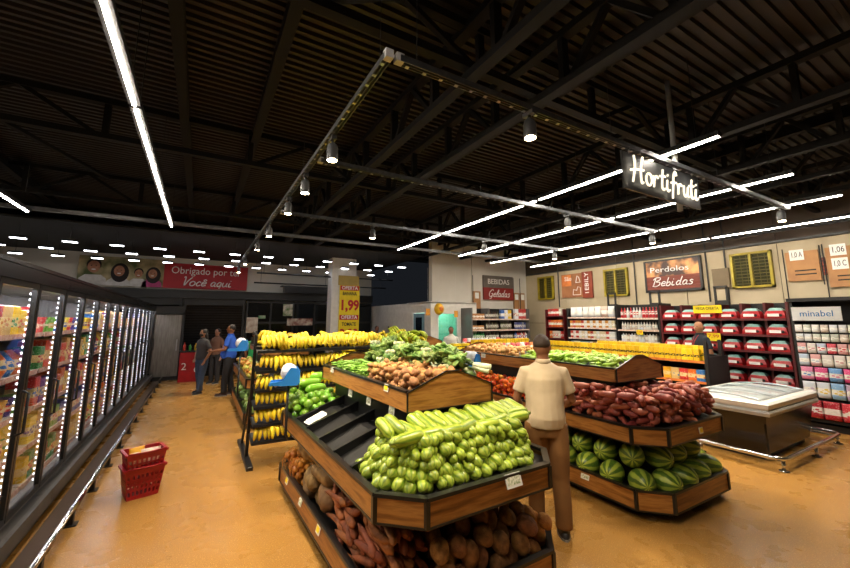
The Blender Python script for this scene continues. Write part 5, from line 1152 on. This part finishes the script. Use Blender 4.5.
r = unit('display_rack', 'shelf rack with blue packs and small bottles beside the hanging packets', 'rack', (9.45, 1.25, 0), MP, .85, .6, [.15, .5, .8, 1.1, 1.4, 1.72, 2.0], 2.2, BLACK, BLACK, BLACK, mat('salmon_rail', '#d88a6a', rough=.5), 2)
for k, z in enumerate((.15, .5, .8, 1.1, 1.4, 1.72, 2.0)):
    kind = ['bag', 'bottle', 'bottle', 'bottle', 'box', 'box', 'bottle'][k]
    stock(r, -.4, .4, z, kind, [.15, .07, .07, .07, .2, .2, .08][k], .1, [.28, .17, .18, .18, .22, .22, .16][k], [hm[4], packs('shampoo', ['#e8e4da', '#d8c8a8', '#e8b8b0']), packs('shampoo', []), packs('shampoo', []), packs('bluebox', ['#1f78c0', '#2a88d0']), packs('bluebox', []), packs('shampoo', [])][k], '%s on the %s shelf of the rack at the right edge' % ({'bag': 'red bag', 'bottle': 'small pale bottle', 'box': 'blue box'}[kind], ORD[k]), 'toiletry_pack', 'toiletries', 'right edge rack shelf %d' % (k+1))

# --- gondola with yellow tins
GX0 = 8.02
r = unit('gondola_shelf', 'low black gondola lined with yellow tins', 'shelving', (GX0, 5.68, 0), MP, 4.3, .8, [.35, .75, 1.12], 1.2, BLACK, BLACK, BLACK, mat('orange_rail', '#b8622a', '#d8803a', 12, .5), 5)
lpart('end_frame', MB().prism([(2.12, -.06, .1), (2.12, .06, .1), (2.12, .06, 1.45), (2.12, -.02, 1.5)], (.05, 0, 0)).prism([(2.12, .5, .1), (2.12, .62, .1), (2.12, .62, 1.45), (2.12, .54, 1.5)], (.05, 0, 0)), BLACK, r)
YT = packs('yellow_tin', ['#e8c40a', '#e0b808', '#f0d020'], ('#3a2a10',), lo=.3, hi=.5, scale=12)
stock(r, -2.1, 2.08, 1.12, 'box', .095, .1, .21, YT, 'yellow tin in the front row on the gondola', 'tin', 'tin', 'yellow tins, front row', y=.08)
stock(r, -.2, 2.08, 1.12, 'box', .095, .1, .27, YT, 'taller yellow tin in the back row on the gondola', 'tin', 'tin', 'yellow tins, back row', y=.22)
stock(r, .3, 2.08, .75, 'box', .14, .14, .2, PK[0], 'mixed pack on the second shelf under the yellow tins', 'grocery_pack', 'package', 'packs under the yellow tins')
# --- counter shelf with red crates in the distance
r = unit('gondola_shelf', 'low gondola with yellow fringe and red crates further back', 'shelving', (7.0, 8.6, 0), 0, 2.2, .7, [.4, .8, 1.1], 1.15, WHITE, WHITE, WHITE, YPAPER, 4)
rc = mat('red_crate', '#b81a26', '#9a1420', 8, .4)
stock(r, -.45, 1.05, 1.1, 'box', .2, .28, .16, rc, 'red crate lined up on the far gondola', 'crate', 'crate', 'red crates', gap=.02); stock(r, -1.05, -.5, 1.1, 'box', .13, .2, .13, YT, 'yellow carton at the left end of the far gondola', 'carton', 'carton', 'yellow cartons on the far gondola')
stock(r, -1.05, 1.05, .8, 'box', .16, .2, .2, PK[1], 'mixed carton on the lower shelf of the far gondola', 'carton', 'carton', 'cartons low on the far gondola')
stock(r, -.4, 1.05, 1.1, 'bag', .15, .12, .24, packs('white_bag', ['#e4e0dc', '#d84a4a', '#c8d0dc']), 'white and red bag behind the red crates', 'grocery_bag', 'package', 'bags behind the red crates', y=.5)
r = unit('gondola_shelf', 'gondola with red and white bags behind the potatoes', 'shelving', (6.6, 7.0, 0), 0, 2.0, .7, [.4, .8, 1.1], 1.15, BLACK, BLACK, BLACK, RAILP, 3)
stock(r, -.95, .95, 1.1, 'bag', .15, .15, .22, packs('red_bag', ['#c0303a', '#e0d8d0', '#b8b8b0', '#d88a4a']), 'red and white bag on the gondola behind the potatoes', 'grocery_bag', 'package', 'bags on the middle gondola')
stock(r, -.95, .95, 1.1, 'box', .12, .15, .3, YT, 'yellow pack in the back row of the middle gondola', 'grocery_pack', 'package', 'yellow packs on the middle gondola', y=.4)
# red promotional cooler beside the steel door
r = thing('promo_counter', 'low red counter with white print beside the steel door', 'counter', (-.12, 14.2, 0))
part('body', MB().bev(-.45, .2, 14.0, 14.5, .0, .88, .02), mat('promo_red', '#b3131e', '#9d0f18', 5, .4), r); part('top', MB().box(-.47, .22, 13.98, 14.52, .88, .92), BLACK, r)
text('lettering', '2', .3, WPR, r, (-.2, -.205, .45)); part('print_patch', MB().prism([(.1+.1*math.cos(2*PI*i/12)-.05, 13.997, .35+.1*math.sin(2*PI*i/12)) for i in range(12)], (0, .004, 0)), WPR, r)
for i, (x, c, h_) in enumerate(((-.35, '#c0392b', .25), (-.2, '#3a8a3a', .2), (-.05, '#d8b02a', .22))):
    o = link('drink_bottle', boxmesh('bottle', .09, .09, h_, mat('drink_'+c[1:], c, rough=.3)), None, (x, 14.2, .92)); tag(o, ['red', 'green', 'yellow'][i] + ' bottle standing on the red counter', 'bottle')
# yellow balloon and small hanging notices by the office
r = thing('balloon', 'yellow round balloon with orange face by the office window', 'balloon', tuple(ony(439, 309, 9.9)))
lpart('body', MB().ball((0, 0, 0), (.16, .14, .18), 16, 10), mat('balloon_yellow', '#e8b428', rough=.3), r, True); lpart('knot', MB().cyl((0, 0, -.2), (0, 0, -.175), .02, .005, 8), mat('balloon_yellow', ''), r); lpart('string', MB().cyl((0, 0, .17), (0, 0, 1.55), .003, n=4), WHITE, r)
lpart('face_spot', MB().ball((0, -.1, .0), (.08, .05, .09), 10, 6), mat('balloon_orange', '#d8742a', rough=.4), r, True)
for i, (px, py) in enumerate(((428, 312), (456, 314))):
    p = ony(px, py, 9.9); r = thing('hanging_notice', ['orange notice on a string left of the balloon', 'orange notice on a string right of the balloon'][i], 'notice', tuple(p)); lpart('card', MB().box(-.07, .07, -.005, .005, -.1, .1), mat('notice_orange', '#d8952a', rough=.5), r); lpart('string', MB().cyl((0, 0, .1), (0, 0, 3.45-p.z), .003, n=4), WHITE, r)
# sign rods on top of the wall shelving
for i, y in enumerate((5.42, 3.98, 6.6)):
    single('shelf_camera_bracket', MB().box(9.9, 9.94, y-.16, y-.12, 2.3, 2.62).box(9.9, 9.94, y+.06, y+.1, 2.3, 2.62).box(9.9, 9.94, y-.16, y+.1, 2.58, 2.62).box(9.9, 10.0, y-.16, y+.1, 2.2, 2.3), BLACK, ['black bracket above the pale jar shelving', 'black bracket above the red shelving', 'black bracket above the white bag shelving'][i], 'bracket')

# ============================================================ PEOPLE
def remeshed(mb, name, m, vox=.012, it=6):
    me = mb.mesh(name, m, True); o = bpy.data.objects.new('tmp', me); C.objects.link(o)
    md = o.modifiers.new('r', 'REMESH'); md.mode = 'VOXEL'; md.voxel_size = vox; md.use_smooth_shade = True
    sm = o.modifiers.new('s', 'SMOOTH'); sm.factor = .5; sm.iterations = it
    dg = bpy.context.evaluated_depsgraph_get(); dg.update()
    out = bpy.data.meshes.new_from_object(o.evaluated_get(dg)); out.name = name
    bpy.data.objects.remove(o); bpy.data.meshes.remove(me)
    out.materials.clear(); out.materials.append(m)
    out.polygons.foreach_set('use_smooth', [True]*len(out.polygons)); return out
def rings(mb, prof, n=18):
    """stack of ellipses: (z, half width, half depth, y shift, x shift)"""
    return mb.loft([[(p[4] + p[1]*math.cos(2*PI*i/n), p[3] + p[2]*math.sin(2*PI*i/n), p[0]) for i in range(n)] for p in prof])
def person(label, loc, rz, height=1.75, shirt='#888888', trouser='#333333', skin='#a8714f', hairc='#1c130e', elbows=None, hands=None, feet=None, head=(0, 0), fem=False, hair='short', vox=.013, belly=0.0, mask=None, sleeve=.55, shoe='#1a1a1c', beltc=None, lanyard=None, cap=None):
    """standing figure, facing local +y; joints in metres of a 1.75 m body"""
    r = thing('person', label, 'person', loc, rz); k = height/1.75; r.scale = (k, k, k)
    sw = .155 if fem else .178; hw = .1
    E_ = elbows or [(-.25, -.02, 1.13), (.25, -.02, 1.13)]; Hn = hands or [(-.24, .06, .86), (.24, .06, .86)]; Ft = feet or [(-.1, 0), (.1, .03)]
    skinm = mat('skin_'+skin[1:], skin, rough=.5); b = MB()
    S = [(-sw+.012, 0, 1.395), (sw-.012, 0, 1.395)]
    rings(b, [(.86, .15, .1, 0, 0), (.95, .165, .115, 0, 0), (1.06, .14, .1+belly*.6, belly*.3, 0), (1.2, .15, .11, 0, 0), (1.33, .165, .112, 0, 0), (1.4, .165, .09, 0, 0), (1.45, .11, .07, 0, 0), (1.475, .07, .062, 0, 0), (1.51, .056, .058, .005, 0), (1.57, .055, .06, .012, 0)])
    hm_ = Matrix.Translation((0, .015, 1.54)) @ Matrix.Rotation(head[0], 4, 'Z') @ Matrix.Rotation(head[1], 4, 'X') @ Matrix.Translation((0, -.015, -1.56))
    hd = MB(); hd.ball((0, .01, 1.645), (.075, .095, .108), 18, 12); hd.ball((0, .035, 1.585), (.055, .062, .055), 12, 8)
    hd.ball((0, .108, 1.63), (.013, .02, .02), 8, 6); hd.ball((-.077, .0, 1.635), (.012, .022, .03), 8, 6); hd.ball((.077, .0, 1.635), (.012, .022, .03), 8, 6); hd.tube([(0, 0, 1.5), (0, .01, 1.6)], .055, 10)
    hd.xform(hm_); b.add(hd.v, hd.f)
    for i in (0, 1):
        e, h = Vector(E_[i]), Vector(Hn[i]); s = Vector(S[i])
        b.tube([tuple(s), tuple(s.lerp(e, .5)), tuple(e), tuple(e.lerp(h, .4)), tuple(h)], [.055, .046, .04, .04, .027], 12)
        d = (h-e).normalized(); sd = Vector((-1 if i == 0 else 1, 0, 0)); sd = (sd - d*sd.dot(d)).normalized(); nr = d.cross(sd)
        pm_ = h + d*.055
        b.ball(tuple(pm_), (.05, .04, .017), 10, 6, Matrix((d, sd, nr)).transposed())
        for q, (of, ln) in enumerate(((-.03, .055), (-.01, .068), (.011, .072), (.031, .062))):
            p0 = pm_ + d*.04 + sd*of; b.tube([tuple(p0), tuple(p0 + d*ln*.55 + nr*.004), tuple(p0 + d*ln*.95 - nr*.012*(1 if i else -1))], [.011, .0105, .009], 7)
        b.tube([tuple(pm_ - d*.02 - sd*.03*(-1)), tuple(pm_ + d*.02 - sd*.055*(-1) + nr*.01), tuple(pm_ + d*.05 - sd*.058*(-1) + nr*.012)], [.014, .0125, .010], 7)
        fx, fy = Ft[i]; sx = -hw if i == 0 else hw
        b.tube([(sx*.95, 0, .92), (sx*.9+fx*.1, fy*.2, .7), ((sx+fx)/2, fy*.5+.015, .48), (fx, fy, .28), (fx, fy-.01, .09)], [.095, .085, .06, .055, .04], 12)
    lpart_mesh = remeshed(b, 'person_body', skinm, vox); link('body', lpart_mesh, r)
    # clothes
    sh = MB(); o_ = .022
    rings(sh, [(.9, .165+o_*.8, .118+o_+belly*.5, belly*.4, 0), (.99, .168+o_*.8, .122+o_+belly, belly*.5, 0), (1.1, .152+o_, .108+o_+belly*.8, belly*.3, 0), (1.22, .165+o_*.7, .118+o_, 0, 0), (1.33, .175+o_*.5, .118+o_, 0, 0), (1.39, .178, .105+o_*.5, 0, 0), (1.43, .155, .095, 0, 0), (1.465, .1, .08, 0, 0), (1.485, .072, .07, .003, 0)])
    for i in (0, 1):
        e, h = Vector(E_[i]), Vector(Hn[i]); s = Vector(S[i])
        end = s.lerp(e, sleeve/.55*.72) if sleeve < .8 else e.lerp(h, .85)
        pts = [(s.x*.7, 0, 1.39), tuple(s), tuple(s.lerp(end, .6)), tuple(end)] if sleeve < .8 else [(s.x*.7, 0, 1.39), tuple(s), tuple(e), tuple(end)]
        sh.tube(pts, [.06, .063, .064, .066] if sleeve < .8 else [.06, .062, .054, .042], 12)
    sho = link('shirt', remeshed(sh, 'person_shirt', mat('cloth_'+shirt[1:], shirt, rough=.85, bump=.25, bscale=14), vox, 4), r)
    cl = MB(); rings(cl, [(1.47, .078, .078, .0, 0), (1.51, .066, .07, .003, 0), (1.512, .06, .064, .003, 0), (1.475, .07, .07, 0, 0)]); lpart('collar', cl, mat('cloth_'+shirt[1:], shirt), sho, True)
    tr_ = MB(); rings(tr_, [(.82, .165, .12, 0, 0), (.9, .172, .126+belly*.4, belly*.2, 0), (.985, .166, .122+belly*.6, belly*.4, 0)])
    for i in (0, 1):
        fx, fy = Ft[i]; sx = -hw if i == 0 else hw
        tr_.tube([(sx*.9, 0, .94), (sx*.95, 0, .82), (sx*.9+fx*.1, fy*.2, .68), ((sx+fx)/2, fy*.5+.015, .46), (fx, fy, .25), (fx, fy-.01, .075)], [.1, .105, .098, .08, .075, .072], 14)
    tro = link('trousers', remeshed(tr_, 'person_trousers', mat('cloth_'+trouser[1:], trouser, rough=.85, bump=.25, bscale=14), vox, 4), r)
    if beltc: bt = MB(); rings(bt, [(.955, .176, .132+belly*.6, belly*.4, 0), (.99, .176, .132+belly*.6, belly*.4, 0)]); lpart('belt', bt, mat('belt_'+beltc[1:], beltc, rough=.4), tro, True)
    for i in (0, 1):
        fx, fy = Ft[i]; s = MB(); a = .12 if i else -.12
        s.loft([[(fx + w_*math.cos(t)*1.0, fy + .055 + l_*math.sin(t), z) for t in [2*PI*q/14 for q in range(14)]] for z, w_, l_ in ((0, .05, .14), (.03, .052, .142), (.06, .046, .125))])
        s.loft([[(fx + w_*math.cos(t), fy + y_ + l_*math.sin(t), z) for t in [2*PI*q/14 for q in range(14)]] for z, w_, l_, y_ in ((.05, .046, .1, .03), (.085, .04, .065, .0), (.11, .04, .045, -.01))])
        so = lpart('shoe', s, mat('shoe_'+shoe[1:], shoe, rough=.5), r, True)
        lpart('sole', MB().loft([[(fx + .054*math.cos(t), fy + .055 + .146*math.sin(t), z) for t in [2*PI*q/14 for q in range(14)]] for z in (-.0, .018)]), mat('sole_grey', '#8a8a88', rough=.7), so)
    hc = mat('hair_'+hairc[1:], hairc, rough=.65, bump=.4, bscale=60); hr_ = MB()
    if hair == 'short':
        hr_.ball((0, -.008, 1.665), (.081, .096, .097), 18, 12, fn=lambda q, d: Vector((q.x, q.y, q.z if d.z > -.15 else q.z*.55)) if d.y < .45 or d.z > .62 else q*.9)
    elif hair == 'long':
        hr_.ball((0, -.012, 1.662), (.085, .1, .102), 18, 12); rings(hr_, [(1.36, .055, .03, -.085, 0), (1.46, .075, .045, -.075, 0), (1.58, .082, .06, -.05, 0), (1.66, .08, .08, -.02, 0)])
        hr_.v = [(x, min(y, .06), z) for x, y, z in hr_.v]
    elif hair == 'fringe': hr_.ball((0, -.03, 1.62), (.078, .075, .05), 16, 8)
    if hr_.v: hr_.xform(hm_); lpart('hair', hr_, hc, r, True)
    if cap: cp = MB().ball((0, 0, 1.69), (.085, .1, .075), 16, 8).box(-.06, .06, .06, .16, 1.68, 1.69); cp.xform(hm_); lpart('cap', cp, mat('cap_'+cap[1:], cap, rough=.7), r, True)
    for sx in (-.03, .03): ey = MB().ball((sx, .093, 1.652), (.012, .008, .008), 8, 6); ey.xform(hm_); lpart('eye', ey, BLKPR, r, True)
    mo = MB().ball((0, .094, 1.582), (.022, .008, .007), 8, 6); mo.xform(hm_); lpart('mouth', mo, mat('lip_skin', '#7d4238', rough=.5), r, True)
    if mask: mk = MB().ball((0, .055, 1.6), (.066, .065, .052), 14, 8); mk.xform(hm_); lpart('face_mask', mk, mat('mask_'+mask[1:], mask, rough=.8), r, True)
    if lanyard: lpart('lanyard', MB().tube([(-.055, .06, 1.47), (-.03, .14, 1.35), (0, .155, 1.22), (.03, .14, 1.35), (.055, .06, 1.47)], .006, 5), mat('lanyard_'+lanyard[1:], lanyard, rough=.6), r)
    return r
# man in the beige shirt, seen from behind between the two displays
person('man in beige short-sleeved shirt and brown trousers standing between the displays, back turned', (2.85, 2.64, 0), -.7, 1.75, '#c9b596', '#80592f', '#8d5d3f', '#3b2d23', elbows=[(-.255, .03, 1.13), (.255, .05, 1.13)], hands=[(-.2, .25, 1.0), (.18, .27, 1.02)], feet=[(-.1, .1), (.11, -.06)], head=(-.35, -.08), vox=.011, belly=.05, beltc='#3a2a1c', shoe='#1b1c20')
# couple in the aisle
person('woman with long dark hair in grey t-shirt and jeans talking in the aisle', (.12, 11.75, 0), PI-.9, 1.64, '#3f3d3e', '#3a4a63', '#9a6a4c', '#17110e', elbows=[(-.28, -.03, 1.12), (.27, -.06, 1.14)], hands=[(-.2, .05, .9), (.2, .05, .95)], feet=[(-.13, .1), (.12, -.08)], head=(-.3, 0), fem=True, hair='long', mask='#151515')
person('man in bright blue polo shirt and dark trousers facing the woman', (.72, 11.1, 0), 1.25, 1.76, '#2456c0', '#1d1d22', '#8a5a3e', '#15100d', elbows=[(-.26, .05, 1.13), (.25, .1, 1.12)], hands=[(-.2, .32, 1.1), (.14, .34, 1.08)], feet=[(-.11, .05), (.11, -.05)], head=(.1, .05), belly=.05, shoe='#3a2320')
r_ = person('stooping shopper in green shirt behind the banana rack', (1.3, 11.1, 0), -.6, 1.6, '#1f8a4a', '#2a2a30', '#8a5a3e', '#15100d')
person('shopper in dark clothes behind the woman at the red counter', (.5, 13.3, 0), 2.4, 1.62, '#6a4a3c', '#2a2a2e', '#a0705a', '#1a1210', hair='long', fem=True)
# bald man at the red shelving
person('bald man in navy shirt with red lanyard by the red cartons', tuple(Vector((9.05, 4.06, 0))), .95, 1.86, '#20242e', '#2c2c30', '#b07a58', '#5a4030', hair='fringe', lanyard='#c01f2a', head=(.4, 0), belly=.05)
# staff in the distance
p = ony(452, 332, 9.6); person('checkout worker in white shirt by the mint office window', (p.x, 9.65, 0), 2.6, 1.68, '#e2ddd2', '#3a3a3e', '#94644a', '#14100e', sleeve=.9)
p = ony(379, 330, 13.0); person('person with dark top far behind the greenish bananas', (p.x, 13.2, 0), PI, 1.66, '#2a2c33', '#26262a', '#a06a50', '#17110e')
p = ony(391, 332, 13.4); person('person with dark blue cap far behind the greenish bananas', (p.x, 13.5, 0), PI, 1.66, '#23262e', '#26262a', '#8a5a42', '#17110e', cap='#1b2744')

# the first display stands a touch askew on the floor: turn it together with everything that lies on it
pv, ask = Vector(((D1[0]+D1[1])/2, (D1[2]+D1[3])/2, 0)), math.radians(1.7)
RA = Matrix.Rotation(ask, 3, 'Z')
for o in list(C.objects):
    l = o.location
    if o.parent is None and o.type in ('MESH', 'EMPTY') and o.get('category') not in (None, 'person') and .88 < l.x < 2.5 and 2.0 < l.y < 5.1 and l.z < 1.9:
        o.location = pv + RA @ (l - pv)
        o.rotation_euler.z += ask
